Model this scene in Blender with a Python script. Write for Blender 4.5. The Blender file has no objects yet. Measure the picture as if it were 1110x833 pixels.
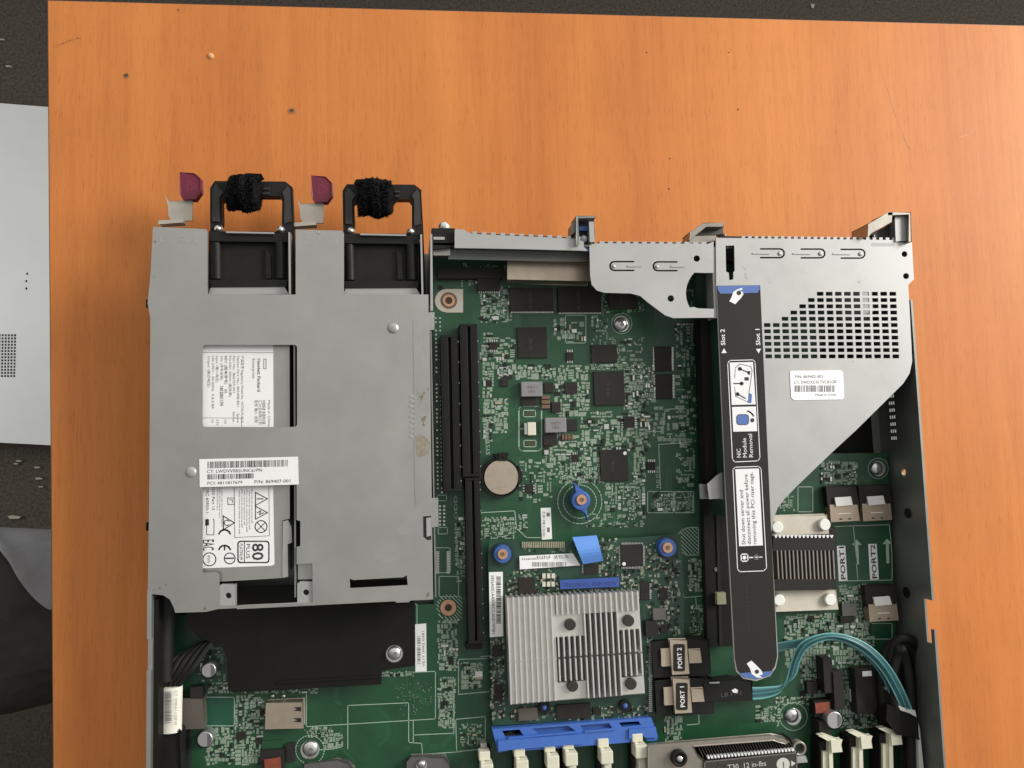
import bpy, bmesh, math, random
from mathutils import Vector, Matrix, noise
from mathutils.geometry import tessellate_polygon

random.seed(7)
SC = bpy.context.scene
COL = SC.collection
PI = math.pi

# ------------------------------------------------------------------ camera
CAM_R = ((0.9909907265, -0.0263702398, 0.1313087597),      # right, in world axes
         (-0.0146717334, -0.9958989796, -0.0892746472),    # down
         (0.1331244536, 0.0865438204, -0.9873135505))      # forward
FPX, CX, CY, CAMZ = 905.0, 555.0, 416.5, 0.500
RIGHT, DOWN, FWD = (Vector(v) for v in CAM_R)
cd = bpy.data.cameras.new('camera')
cam = bpy.data.objects.new('camera', cd)
COL.objects.link(cam)
m3 = Matrix((RIGHT, -DOWN, -FWD)).transposed()
cam.matrix_world = Matrix.Translation((0, 0, CAMZ)) @ m3.to_4x4()
cd.sensor_width = 36.0
cd.lens = FPX / 1110.0 * 36.0
cd.clip_start = 0.01
cd.clip_end = 60.0
SC.camera = cam

ZFLOOR_ = -0.72
# ------------------------------------------------------------------ light and exposure
W = bpy.data.worlds.new('World')
SC.world = W
W.use_nodes = True
bg = W.node_tree.nodes['Background']
# the room: brighter towards the windows (right and far side), dimmer towards the person taking the picture
_n = W.node_tree.nodes
_tc = _n.new('ShaderNodeTexCoord')
_dot = _n.new('ShaderNodeVectorMath')
_dot.operation = 'DOT_PRODUCT'
_dot.inputs[1].default_value = (0.50, 0.86, 0.0)
_mr = _n.new('ShaderNodeMapRange')
for _k, _v in zip(('From Min', 'From Max', 'To Min', 'To Max'), (-0.7, 1.0, 0.14, 1.22)):
    _mr.inputs[_k].default_value = _v
W.node_tree.links.new(_tc.outputs['Generated'], _dot.inputs[0])
W.node_tree.links.new(_dot.outputs['Value'], _mr.inputs['Value'])
W.node_tree.links.new(_mr.outputs[0], bg.inputs[1])
bg.inputs[0].default_value = (1.0, 0.985, 0.95, 1)


def area_light(name, loc, target, size, size_y, power, color):
    l = bpy.data.lights.new(name, 'AREA')
    l.shape = 'RECTANGLE'
    l.size, l.size_y = size, size_y
    l.energy = power
    l.color = color
    o = bpy.data.objects.new(name, l)
    COL.objects.link(o)
    o.location = loc
    o.rotation_euler = (Vector(target) - Vector(loc)).to_track_quat('-Z', 'Y').to_euler()
    return o


area_light('window_light', (2.10, 0.80, 1.25), (0.10, 0.05, 0.0), 1.05, 0.95, 68, (1.0, 0.985, 0.95))
low = area_light('floor_fill_light', (-1.60, 0.15, -0.10), (-0.40, 0.10, ZFLOOR_), 0.8, 0.25, 3.6, (1.0, 0.985, 0.95))  # added fill lamp below table height, brightens only the floor things at left
low.data.spread = math.radians(70)

SC.view_settings.view_transform = 'Standard'
SC.view_settings.look = 'None'
SC.view_settings.exposure = 0.0
SC.view_settings.gamma = 1.0
SC.render.engine = 'CYCLES'
SC.cycles.use_denoising = True
SC.cycles.max_bounces = 6


# ------------------------------------------------------------------ helpers
def P(px, py, z):
    """point of the world seen at photo pixel (px, py) at height z"""
    d = RIGHT * (px - CX) + DOWN * (py - CY) + FWD * FPX
    t = (z - CAMZ) / d.z
    return Vector((d.x * t, d.y * t, z))


def mpp(px, py, z):
    return (P(px + 1, py, z) - P(px, py, z)).length


ORIGIN = {}


class MB:
    def __init__(self):
        self.bm = bmesh.new()

    def face(self, pts):
        try:
            return self.bm.faces.new([self.bm.verts.new(p) for p in pts])
        except ValueError:
            return None

    # prism with holes, outlines given as world XY loops
    def wprism(self, outer, z0, z1, holes=()):
        bm = self.bm
        loops = [list(outer)] + [list(h) for h in holes]
        tv = [[Vector((p[0], p[1], 0)) for p in lp] for lp in loops]
        flat_top, flat_bot = [], []
        rings = []
        for lp in loops:
            t = [bm.verts.new((p[0], p[1], z1)) for p in lp]
            flat_top += t
            if z0 is not None:
                b = [bm.verts.new((p[0], p[1], z0)) for p in lp]
                flat_bot += b
                rings.append((t, b))
        for a, b, c in tessellate_polygon(tv):
            va, vb, vc = flat_top[a].co, flat_top[b].co, flat_top[c].co
            n = (vb - va).cross(vc - va)
            tri = (a, b, c) if n.z > 0 else (a, c, b)
            try:
                bm.faces.new([flat_top[i] for i in tri])
                if z0 is not None:
                    bm.faces.new([flat_bot[i] for i in reversed(tri)])
            except ValueError:
                pass
        for t, b in rings:
            n = len(t)
            for i in range(n):
                j = (i + 1) % n
                try:
                    bm.faces.new((t[i], b[i], b[j], t[j]))
                except ValueError:
                    pass
        return self

    def prism(self, pts, z0, z1, holes=()):
        o = [P(x, y, z1) for x, y in pts]
        return self.wprism(o, z0, z1, [[P(x, y, z1) for x, y in h] for h in holes])

    def flat(self, pts, z, holes=()):
        return self.prism(pts, None, z, holes)

    def wbox(self, x0, x1, y0, y1, z0, z1, rot=0.0):
        cx, cy = (x0 + x1) / 2, (y0 + y1) / 2
        c, s = math.cos(rot), math.sin(rot)
        vs = []
        for z in (z0, z1):
            for x, y in ((x0, y0), (x1, y0), (x1, y1), (x0, y1)):
                dx, dy = x - cx, y - cy
                vs.append(self.bm.verts.new((cx + dx * c - dy * s, cy + dx * s + dy * c, z)))
        for f in ((3, 2, 1, 0), (4, 5, 6, 7), (0, 1, 5, 4), (1, 2, 6, 5), (2, 3, 7, 6), (3, 0, 4, 7)):
            self.bm.faces.new([vs[i] for i in f])
        return self

    def box(self, px0, py0, px1, py1, z0, z1, rot=0.0):
        """box whose TOP fills the pixel rectangle, sides along the world axes"""
        c = P((px0 + px1) / 2, (py0 + py1) / 2, z1)
        k = mpp((px0 + px1) / 2, (py0 + py1) / 2, z1)
        w, h = abs(px1 - px0) * k / 2, abs(py1 - py0) * k / 2
        return self.wbox(c.x - w, c.x + w, c.y - h, c.y + h, z0, z1, rot)

    def sheet(self, px0, py0, px1, py1, z):
        c = P((px0 + px1) / 2, (py0 + py1) / 2, z)
        k = mpp((px0 + px1) / 2, (py0 + py1) / 2, z)
        w, h = abs(px1 - px0) * k / 2, abs(py1 - py0) * k / 2
        self.face([(c.x - w, c.y - h, z), (c.x + w, c.y - h, z), (c.x + w, c.y + h, z), (c.x - w, c.y + h, z)])
        return self

    def wcyl(self, c, r, z0, z1, seg=24, r1=None, inner=0.0):
        r1 = r if r1 is None else r1
        bm = self.bm
        cs = [(math.cos(2 * PI * i / seg), math.sin(2 * PI * i / seg)) for i in range(seg)]
        b = [bm.verts.new((c[0] + r * x, c[1] + r * y, z0)) for x, y in cs]
        t = [bm.verts.new((c[0] + r1 * x, c[1] + r1 * y, z1)) for x, y in cs]
        for i in range(seg):
            j = (i + 1) % seg
            bm.faces.new((b[i], b[j], t[j], t[i]))
        if inner <= 0:
            bm.faces.new(t)
            bm.faces.new(list(reversed(b)))
        else:
            ti = [bm.verts.new((c[0] + inner * x, c[1] + inner * y, z1)) for x, y in cs]
            bi = [bm.verts.new((c[0] + inner * x, c[1] + inner * y, z0)) for x, y in cs]
            for i in range(seg):
                j = (i + 1) % seg
                bm.faces.new((t[i], t[j], ti[j], ti[i]))
                bm.faces.new((ti[i], ti[j], bi[j], bi[i]))
                bm.faces.new((bi[i], bi[j], b[j], b[i]))
        return self

    def cyl(self, px, py, rpx, z0, z1, seg=24, r1px=None, inner=0.0):
        k = mpp(px, py, z1)
        return self.wcyl(P(px, py, z1), rpx * k, z0, z1, seg, None if r1px is None else r1px * k, inner * k)

    def dome(self, px, py, rpx, z0, h, seg=20, rings=5):
        k = mpp(px, py, z0 + h)
        return self.wdome(P(px, py, z0 + h), rpx * k, z0, h, seg, rings)

    def wdome(self, c, r, z0, h, seg=20, rings=5):
        bm = self.bm
        prev = None
        for q in range(rings):
            a = PI / 2 * q / rings
            ring = [bm.verts.new((c[0] + r * math.cos(a) * math.cos(2 * PI * i / seg),
                                  c[1] + r * math.cos(a) * math.sin(2 * PI * i / seg), z0 + h * math.sin(a)))
                    for i in range(seg)]
            if prev:
                for i in range(seg):
                    j = (i + 1) % seg
                    bm.faces.new((prev[i], prev[j], ring[j], ring[i]))
            else:
                bm.faces.new(list(reversed(ring)))
            prev = ring
        top = bm.verts.new((c[0], c[1], z0 + h))
        for i in range(seg):
            bm.faces.new((prev[i], prev[(i + 1) % seg], top))
        return self

    def tube(self, pts, r, seg=10, sub=6, flatz=1.0):
        """round tube along a smoothed path of world points; r a number or one per point"""
        pts = [Vector(p) for p in pts]
        rs = list(r) if isinstance(r, (list, tuple)) else [r] * len(pts)
        path, rad = [], []
        n = len(pts)
        for i in range(n - 1):
            p0, p1, p2, p3 = pts[max(i - 1, 0)], pts[i], pts[i + 1], pts[min(i + 2, n - 1)]
            for s in range(sub):
                t = s / sub
                path.append(0.5 * ((2 * p1) + (p2 - p0) * t + (2 * p0 - 5 * p1 + 4 * p2 - p3) * t * t
                                   + (3 * p1 - p0 - 3 * p2 + p3) * t ** 3))
                rad.append(rs[i] * (1 - t) + rs[i + 1] * t)
        path.append(pts[-1])
        rad.append(rs[-1])
        bm = self.bm
        prev = None
        up = Vector((0, 0, 1))
        m = len(path)
        for i in range(m):
            d = (path[min(i + 1, m - 1)] - path[max(i - 1, 0)]).normalized()
            a = d.cross(up)
            if a.length < 1e-3:
                a = Vector((1, 0, 0))
            a.normalize()
            b = a.cross(d).normalized()
            up = b.copy()
            ring = [bm.verts.new(path[i] + a * (rad[i] * math.cos(2 * PI * k / seg)) + b * (rad[i] * flatz * math.sin(2 * PI * k / seg)))
                    for k in range(seg)]
            if prev:
                for k in range(seg):
                    j = (k + 1) % seg
                    bm.faces.new((prev[k], prev[j], ring[j], ring[k]))
            else:
                bm.faces.new(list(reversed(ring)))
            prev = ring
        bm.faces.new(prev)
        return self

    def line(self, pts, wpx, z):
        """flat printed line of pixel width wpx"""
        w = [P(x, y, z) for x, y in pts]
        k = mpp(pts[0][0], pts[0][1], z) * wpx / 2
        for a, b in zip(w, w[1:]):
            d = (b - a)
            if d.length < 1e-9:
                continue
            d.normalize()
            n = Vector((-d.y, d.x, 0)) * k
            e = d * k
            self.face([a - e - n, b + e - n, b + e + n, a - e + n])
        return self

    def rect_line(self, x0, y0, x1, y1, wpx, z):
        return self.line([(x0, y0), (x1, y0), (x1, y1), (x0, y1), (x0, y0)], wpx, z)

    def ring_line(self, px, py, rpx, wpx, z, seg=32):
        pts = [(px + rpx * math.cos(2 * PI * i / seg), py + rpx * math.sin(2 * PI * i / seg)) for i in range(seg + 1)]
        return self.line(pts, wpx, z)

    def text(self, s, px, py, hpx, z, rot=0.0, wpx=None, align='L', depth=0.0, bold=0.0):
        cu = bpy.data.curves.new('t', 'FONT')
        cu.body = s
        cu.size = 1.0
        cu.resolution_u = 2
        cu.offset = bold
        ob = bpy.data.objects.new('t', cu)
        me = ob.to_mesh()
        if me and len(me.vertices):
            k = mpp(px, py, z)
            xs = [v.co.x for v in me.vertices]
            wd = max(xs) - min(xs)
            x0 = min(xs)
            sy = hpx * k / 0.69
            sx = sy if wpx is None else wpx * k / max(wd, 1e-6)
            off = {'L': 0.0, 'C': -wd / 2, 'R': -wd}[align]
            base = P(px, py, z)
            M = (Matrix.Translation(base) @ Matrix.Rotation(math.radians(rot), 4, 'Z')
                 @ Matrix.Diagonal((sx, sy, 1, 1)) @ Matrix.Translation((off - x0, 0, 0)))
            vs = [self.bm.verts.new(M @ v.co) for v in me.vertices]
            for p in me.polygons:
                try:
                    self.bm.faces.new([vs[i] for i in p.vertices])
                except ValueError:
                    pass
        ob.to_mesh_clear()
        bpy.data.objects.remove(ob)
        bpy.data.curves.remove(cu)
        return self

    def barcode(self, x0, y0, x1, y1, z, vertical=False, seed=1, slope=0.0):
        r = random.Random(seed)
        a, b = (y0, y1) if vertical else (x0, x1)
        t = a
        while t < b:
            w = r.choice((0.5, 0.5, 0.8, 1.3))
            if vertical:
                self.flat([(x0, t), (x1, t), (x1, min(t + w, b)), (x0, min(t + w, b))], z)
            else:
                k_ = slope * (t - x0)
                self.flat([(t, y0 + k_), (min(t + w, b), y0 + k_), (min(t + w, b), y1 + k_), (t, y1 + k_)], z)
            t += w + r.choice((0.5, 0.7, 0.7, 1.3))
        return self

    def build(self, name, mat, parent=None, label=None, bevel=0.0, smooth=False, origin=None):
        bm = self.bm
        bm.normal_update()
        if not bm.verts:
            return None
        xs = [v.co for v in bm.verts]
        lo = Vector((min(v.x for v in xs), min(v.y for v in xs), min(v.z for v in xs)))
        hi = Vector((max(v.x for v in xs), max(v.y for v in xs), max(v.z for v in xs)))
        org = Vector(origin) if origin is not None else Vector(((lo.x + hi.x) / 2, (lo.y + hi.y) / 2, lo.z))
        bmesh.ops.translate(bm, verts=bm.verts, vec=-org)
        me = bpy.data.meshes.new(name)
        bm.to_mesh(me)
        bm.free()
        o = bpy.data.objects.new(name, me)
        COL.objects.link(o)
        if mat:
            me.materials.append(mat)
        po = ORIGIN[parent] if parent is not None else Vector((0, 0, 0))
        o.location = org - po
        if parent is not None:
            o.parent = parent
        ORIGIN[o] = org
        if label:
            o['label'] = label
        if smooth:
            for p in me.polygons:
                p.use_smooth = True
            me.set_sharp_from_angle(angle=math.radians(40))
        if bevel:
            b = o.modifiers.new('bevel', 'BEVEL')
            b.width = bevel
            b.segments = 2
            b.limit_method = 'ANGLE'
            b.angle_limit = math.radians(50)
            b.harden_normals = False
        return o


def tag(o, label, cat, group=None, kind=None):
    if label:
        o['label'] = label
    if cat:
        o['category'] = cat
    if group:
        o['group'] = group
    if kind:
        o['kind'] = kind
    return o


def thing(name, loc, label, cat, group=None):
    o = bpy.data.objects.new(name, None)
    o.empty_display_size = 0.01
    COL.objects.link(o)
    o.location = loc
    ORIGIN[o] = Vector(loc)
    return tag(o, label, cat, group)


def copy_tree(o, delta=None, parent=None):
    c = o.copy()
    COL.objects.link(c)
    if parent is not None:
        c.parent = parent
    if delta is not None:
        c.location = o.location + delta
    ORIGIN[c] = ORIGIN[o] + (delta or Vector((0, 0, 0)))
    for ch in o.children:
        copy_tree(ch, None, c)
    return c


def arc(cx, cy, r, a0, a1, n=6):
    """pixel arc, angles in degrees, image axes (y down)"""
    return [(cx + r * math.cos(math.radians(a0 + (a1 - a0) * i / n)),
             cy + r * math.sin(math.radians(a0 + (a1 - a0) * i / n))) for i in range(n + 1)]


def rrect(x0, y0, x1, y1, r, n=3):
    return (arc(x1 - r, y0 + r, r, -90, 0, n) + arc(x1 - r, y1 - r, r, 0, 90, n)
            + arc(x0 + r, y1 - r, r, 90, 180, n) + arc(x0 + r, y0 + r, r, 180, 270, n))


def circ(cx, cy, r, n=14):
    return [(cx + r * math.cos(2 * PI * i / n), cy + r * math.sin(2 * PI * i / n)) for i in range(n)]


# ------------------------------------------------------------------ materials
MATS = {}


def mat(name, base, rough=0.5, metal=0.0, var=0.0, vscale=60.0, bump=0.0, bscale=400.0, spec=0.5, stretch=None, rvar=0.0,
        coat=0.0):
    if name in MATS:
        return MATS[name]
    m = bpy.data.materials.new(name)
    m.use_nodes = True
    nt = m.node_tree
    b = nt.nodes['Principled BSDF']
    b.inputs['Base Color'].default_value = (*base, 1)
    b.inputs['Roughness'].default_value = rough
    b.inputs['Metallic'].default_value = metal
    b.inputs['Specular IOR Level'].default_value = spec
    b.inputs['Coat Weight'].default_value = coat
    if var or bump or rvar:
        tc = nt.nodes.new('ShaderNodeTexCoord')
        mp = nt.nodes.new('ShaderNodeMapping')
        if stretch:
            mp.inputs['Scale'].default_value = stretch
        nt.links.new(tc.outputs['Object'], mp.inputs[0])
    if var or rvar:
        n = nt.nodes.new('ShaderNodeTexNoise')
        n.inputs['Scale'].default_value = vscale
        n.inputs['Detail'].default_value = 5
        n.inputs['Roughness'].default_value = 0.65
        nt.links.new(mp.outputs[0], n.inputs['Vector'])
    if var:
        r = nt.nodes.new('ShaderNodeValToRGB')
        r.color_ramp.elements[0].position = 0.3
        r.color_ramp.elements[1].position = 0.7
        r.color_ramp.elements[0].color = (*[max(c * (1 - var), 0) for c in base], 1)
        r.color_ramp.elements[1].color = (*[min(c * (1 + var), 1) for c in base], 1)
        nt.links.new(n.outputs['Fac'], r.inputs[0])
        nt.links.new(r.outputs[0], b.inputs['Base Color'])
    if rvar:
        mr = nt.nodes.new('ShaderNodeMapRange')
        mr.inputs['From Min'].default_value = 0.3
        mr.inputs['From Max'].default_value = 0.7
        mr.inputs['To Min'].default_value = max(rough - rvar, 0.02)
        mr.inputs['To Max'].default_value = min(rough + rvar, 1)
        nt.links.new(n.outputs['Fac'], mr.inputs['Value'])
        nt.links.new(mr.outputs[0], b.inputs['Roughness'])
    if bump:
        n2 = nt.nodes.new('ShaderNodeTexNoise')
        n2.inputs['Scale'].default_value = bscale
        n2.inputs['Detail'].default_value = 3
        nt.links.new(mp.outputs[0], n2.inputs['Vector'])
        bp = nt.nodes.new('ShaderNodeBump')
        bp.inputs['Strength'].default_value = bump
        bp.inputs['Distance'].default_value = 0.001
        nt.links.new(n2.outputs['Fac'], bp.inputs['Height'])
        nt.links.new(bp.outputs[0], b.inputs['Normal'])
    MATS[name] = m
    return m


def wood_material():
    m = bpy.data.materials.new('beech_laminate')
    m.use_nodes = True
    nt = m.node_tree
    b = nt.nodes['Principled BSDF']
    tc = nt.nodes.new('ShaderNodeTexCoord')

    def nz(scale, stretch, detail, rough=0.6, dist=0.0):
        mp = nt.nodes.new('ShaderNodeMapping')
        mp.inputs['Scale'].default_value = stretch
        nt.links.new(tc.outputs['Object'], mp.inputs[0])
        n = nt.nodes.new('ShaderNodeTexNoise')
        n.inputs['Scale'].default_value = scale
        n.inputs['Detail'].default_value = detail
        n.inputs['Roughness'].default_value = rough
        n.inputs['Distortion'].default_value = dist
        nt.links.new(mp.outputs[0], n.inputs['Vector'])
        return n

    def ramp(src, p0, p1, c0, c1):
        r = nt.nodes.new('ShaderNodeValToRGB')
        r.color_ramp.elements[0].position = p0
        r.color_ramp.elements[1].position = p1
        r.color_ramp.elements[0].color = (*c0, 1)
        r.color_ramp.elements[1].color = (*c1, 1)
        nt.links.new(src, r.inputs[0])
        return r

    def mul(a, c, f=1.0):
        x = nt.nodes.new('ShaderNodeMix')
        x.data_type = 'RGBA'
        x.blend_type = 'MULTIPLY'
        x.inputs['Factor'].default_value = f
        nt.links.new(a, x.inputs['A'])
        nt.links.new(c, x.inputs['B'])
        return x.outputs['Result']

    # broad plank-like bands, long fibres, short dark flecks
    n1 = nz(9.0, (1.0, 0.07, 1), 2, 0.5, 0.3)
    n2 = nz(90.0, (1.0, 0.03, 1), 5, 0.7)
    n3 = nz(420.0, (1.0, 0.05, 1), 3)
    n4 = nz(22.0, (1.0, 0.16, 1), 3, 0.5, 1.2)
    c = ramp(n1.outputs['Fac'], 0.38, 0.62, (0.56, 0.187, 0.049), (0.655, 0.238, 0.064)).outputs[0]
    c = mul(c, ramp(n2.outputs['Fac'], 0.35, 0.65, (0.94, 0.92, 0.90), (1.03, 1.02, 1.01)).outputs[0])
    c = mul(c, ramp(n3.outputs['Fac'], 0.30, 0.52, (0.93, 0.91, 0.88), (1, 1, 1)).outputs[0])
    c = mul(c, ramp(n4.outputs['Fac'], 0.30, 0.48, (0.90, 0.86, 0.82), (1, 1, 1)).outputs[0], 0.8)
    n5 = nz(1000.0, (1.0, 0.09, 1), 2)
    c = mul(c, ramp(n5.outputs['Fac'], 0.30, 0.42, (0.86, 0.82, 0.78), (1, 1, 1)).outputs[0])
    n6 = nz(14.0, (1, 1, 1), 6, 0.7)
    c = mul(c, ramp(n6.outputs['Fac'], 0.30, 0.70, (0.95, 0.95, 0.95), (1.03, 1.03, 1.03)).outputs[0])
    nt.links.new(c, b.inputs['Base Color'])
    b.inputs['Roughness'].default_value = 0.45
    b.inputs['Specular IOR Level'].default_value = 0.22
    bp = nt.nodes.new('ShaderNodeBump')
    bp.inputs['Strength'].default_value = 0.08
    bp.inputs['Distance'].default_value = 0.0006
    nt.links.new(n3.outputs['Fac'], bp.inputs['Height'])
    nt.links.new(bp.outputs[0], b.inputs['Normal'])
    return m


def carpet_material():
    m = mat('carpet', (0.040, 0.034, 0.027), 1.0, 0, 0.45, 260.0, 0.9, 700.0, 0.1)
    return m


WOOD = wood_material()
WOODEDGE = mat('edge_band', (0.22, 0.10, 0.055), 0.5, 0, 0.15, 60)
CARPET = carpet_material()
STEEL = mat('galvanised_steel', (0.43, 0.425, 0.40), 0.36, 0.80, 0.06, 26, 0.010, 900, 0.5, None, 0.07)
STEELB = mat('bright_steel', (0.41, 0.405, 0.39), 0.42, 0.40, 0.03, 30, 0.010, 900, 0.5, None, 0.07)
STEELD = mat('chassis_steel', (0.24, 0.25, 0.23), 0.45, 0.6, 0.10, 40, 0.02, 700, 0.5, None, 0.08)
STEELW = mat('brown_steel', (0.30, 0.27, 0.235), 0.38, 0.75, 0.12, 120)
CHROME = mat('screw_steel', (0.66, 0.66, 0.64), 0.25, 0.95, 0.08, 300)
ALU = mat('aluminium', (0.66, 0.64, 0.60), 0.40, 0.75, 0.06, 150, 0.05, 900)
BLACK = mat('black_plastic', (0.0125, 0.012, 0.0115), 0.5, 0, 0.2, 120, 0.15, 1500, 0.22)
BLACKM = mat('matt_black_film', (0.0085, 0.008, 0.0065), 0.6, 0, 0.25, 30, 0.05, 300, 0.18)
STRIP = mat('charcoal_label', (0.024, 0.021, 0.018), 0.6, 0, 0.06, 100, 0.05, 1200, 0.2)
CABLE = mat('black_cable', (0.011, 0.0105, 0.010), 0.55, 0, 0.2, 300, 0, 400, 0.25)
FUZZ = mat('fuzzy_black', (0.010, 0.0095, 0.010), 0.95, 0, 0.3, 500, 0.8, 1200, 0.1)
BURG = mat('burgundy_plastic', (0.15, 0.010, 0.032), 0.42, 0, 0.08, 300, 0.08, 1500)
PCB = mat('solder_mask', (0.011, 0.064, 0.026), 0.38, 0, 0.22, 55, 0.05, 900, 0.5)
PCBD = mat('card_solder_mask', (0.016, 0.055, 0.032), 0.36, 0, 0.25, 80, 0.05, 900, 0.5)
TRACE = mat('masked_copper', (0.024, 0.105, 0.046), 0.34, 0, 0.15, 90)
SILK = mat('silkscreen', (0.36, 0.47, 0.38), 0.6, 0, 0.12, 200)
SILKM = mat('masked_pads', (0.24, 0.305, 0.23), 0.5, 0.0, 0.22, 120)
SOLDER = mat('solder', (0.60, 0.60, 0.57), 0.30, 0.85, 0.1, 500)
COPPER = mat('copper_ring', (0.55, 0.33, 0.20), 0.42, 0.6, 0.12, 300)
NICKEL = mat('warm_nickel', (0.50, 0.42, 0.33), 0.36, 0.8, 0.08, 200)
TANPL = mat('tan_plate', (0.50, 0.46, 0.39), 0.45, 0.35, 0.06, 200)
CHIP = mat('chip_resin', (0.022, 0.019, 0.0165), 0.55, 0, 0.15, 300, 0.08, 2500, 0.25)
INDUC = mat('inductor_grey', (0.23, 0.215, 0.225), 0.55, 0, 0.10, 300)
BROWNC = mat('brown_ceramic', (0.16, 0.095, 0.06), 0.5, 0, 0.2, 300)
CERAM = mat('beige_ceramic', (0.42, 0.33, 0.22), 0.5, 0, 0.1, 300)
PAPER = mat('paper_label', (0.82, 0.82, 0.80), 0.6, 0, 0.02, 80)
INK = mat('black_ink', (0.03, 0.03, 0.03), 0.7)
INKG = mat('grey_ink', (0.16, 0.16, 0.16), 0.7)
WHITEINK = mat('white_ink', (0.80, 0.80, 0.79), 0.6)
BLUE = mat('blue_plastic', (0.055, 0.145, 0.48), 0.38, 0, 0.06, 200, 0.06, 1500)
BLUED = mat('dark_blue_plastic', (0.045, 0.115, 0.36), 0.42, 0, 0.08, 200)
BLUET = mat('blue_film', (0.12, 0.29, 0.72), 0.35, 0, 0.03, 200)
BLUEI = mat('blue_ink', (0.075, 0.15, 0.40), 0.6)
IVORY = mat('ivory_plastic', (0.66, 0.64, 0.50), 0.45, 0, 0.06, 200)
TEAL = mat('teal_wire', (0.06, 0.215, 0.225), 0.30, 0, 0.10, 200, 0, 400, 0.6)
TEALL = mat('pale_teal_wire', (0.16, 0.40, 0.41), 0.35, 0, 0.10, 200)
TEALD = mat('teal_ribbon', (0.030, 0.105, 0.108), 0.35, 0, 0.15, 200)
GRIME = mat('grime', (0.16, 0.12, 0.075), 0.8, 0, 0.5, 500)
REDC = mat('red_brown_part', (0.22, 0.05, 0.025), 0.5, 0, 0.2, 300)
LIDM = mat('pale_painted_steel', (0.355, 0.366, 0.358), 0.5, 0.25, 0.04, 8)
CLOTH = mat('grey_trousers', (0.052, 0.049, 0.043), 0.95, 0, 0.2, 30, 0.5, 900, 0.1)
DARK = mat('deep_dark', (0.008, 0.008, 0.008), 0.7)

# heights (metres above the table top)
ZT = 0.0430      # chassis top
ZB = 0.0100      # motherboard face
ZS = ZB + 0.00006
ZCARD = 0.0180   # storage card face
ZFLOOR = -0.72

# ------------------------------------------------------------------ setting: floor and table
fb = MB()
fb.wbox(-3.0, 3.0, -2.5, 3.0, ZFLOOR - 0.05, ZFLOOR)
tag(fb.build('floor', CARPET), None, None, kind='structure')
sm = MB()
for (xa, ya, xb, yb) in ((1072, -20, 1078, 40), (30, -10, 36, 30), (330, -40, 340, 10)):
    pass
c0 = P(51, 0, 0)
ax = (P(1110, 27.5, 0) - P(155, 2.6, 0)).normalized()
ay = (P(57, 833, 0) - P(51, 0, 0)).normalized()
TW, TH = 1.45, 0.80
table = thing('table', (c0 + ax * TW / 2 + ay * TH / 2) * 1.0 + Vector((0, 0, ZFLOOR)),
              'orange beech laminate table with thin dark edge band under the open server', 'table')
corn = [c0, c0 + ax * TW, c0 + ax * TW + ay * TH, c0 + ay * TH]
e = 0.0012
inn = [c0 + ax * e + ay * e, c0 + ax * (TW - e) + ay * e, c0 + ax * (TW - e) + ay * (TH - e), c0 + ax * e + ay * (TH - e)]
rotz = math.atan2(-ay.x, ay.y) + PI
mb = MB().wprism(inn, -0.025, 0.0)
top = mb.build('tabletop', WOOD, table, bevel=0.0006)
top.rotation_euler.z = 0
mb = MB().wprism(corn, -0.0245, -0.0005, [inn])
mb.build('edge_band', WOODEDGE, table, bevel=0.0004)
for u, v in ((0.07, 0.07), (TW - 0.07, 0.07), (0.07, TH - 0.07), (TW - 0.07, TH - 0.07)):
    q = c0 + ax * u + ay * v
    MB().wcyl(q, 0.022, ZFLOOR, -0.0252, 16).build('leg', STEELW, table, smooth=True)
# small dents, screw dots and scratches that belong to the table top
mk = MB()
for x, y, r in ((193, 11, 1.2), (800, 119, 1.1), (725, 205, 1.1), (726, 172, 0.9), (701, 57, 0.9), (790, 57, 0.8)):
    mk.flat([(x + r * math.cos(a) * random.uniform(.7, 1.2), y + r * math.sin(a) * random.uniform(.7, 1.2)) for a in
             [i * PI / 4 for i in range(8)]], 0.0001)
for x, y in ((136.5, 82), (316, 120)):
    mk.flat([(x + 2.3 * random.uniform(.75, 1.2) * math.cos(i * PI / 6), y + 1.9 * random.uniform(.75, 1.2) * math.sin(i * PI / 6)) for i in range(12)], 0.00012)
    hl_ = MB().flat([(x + 3.9 * random.uniform(.8, 1.2) * math.cos(i * PI / 7), y + .8 + 3.6 * random.uniform(.8, 1.2) * math.sin(i * PI / 7)) for i in range(14)], 0.00006)
    hl_.build('ring_stain', mat('ring_stain', (0.34, 0.125, 0.038), 0.7), table)
mk.build('dirt_mark', mat('dirt', (0.10, 0.055, 0.03), 0.9), table)
mk = MB()
mk.line([(61, 50), (68, 47), (76, 44), (84, 41.5), (86, 42)], 1.0, 0.0001)
mk.build('scuff', mat('scuff', (0.42, 0.145, 0.045), 0.8), table)
for pts_ in ([(957, 80), (963, 98), (971, 125), (981, 150), (987, 162)], [(979, 148), (985, 160), (991, 164)], [(1041, 149), (1050, 146), (1056, 140)]):
    MB().line(pts_, 0.4, 0.0001).build('scratch', mat('scratch', (0.70, 0.32, 0.13), 0.5), table)
dm = MB().dome(228, 60, 3.6, 0.0, 0.0012, 12, 4)
tag(dm.build('crumb', mat('crumb', (0.70, 0.36, 0.17), 0.5), smooth=True),
    'small round orange crumb lying on the table near its far left corner', 'crumb')

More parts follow.
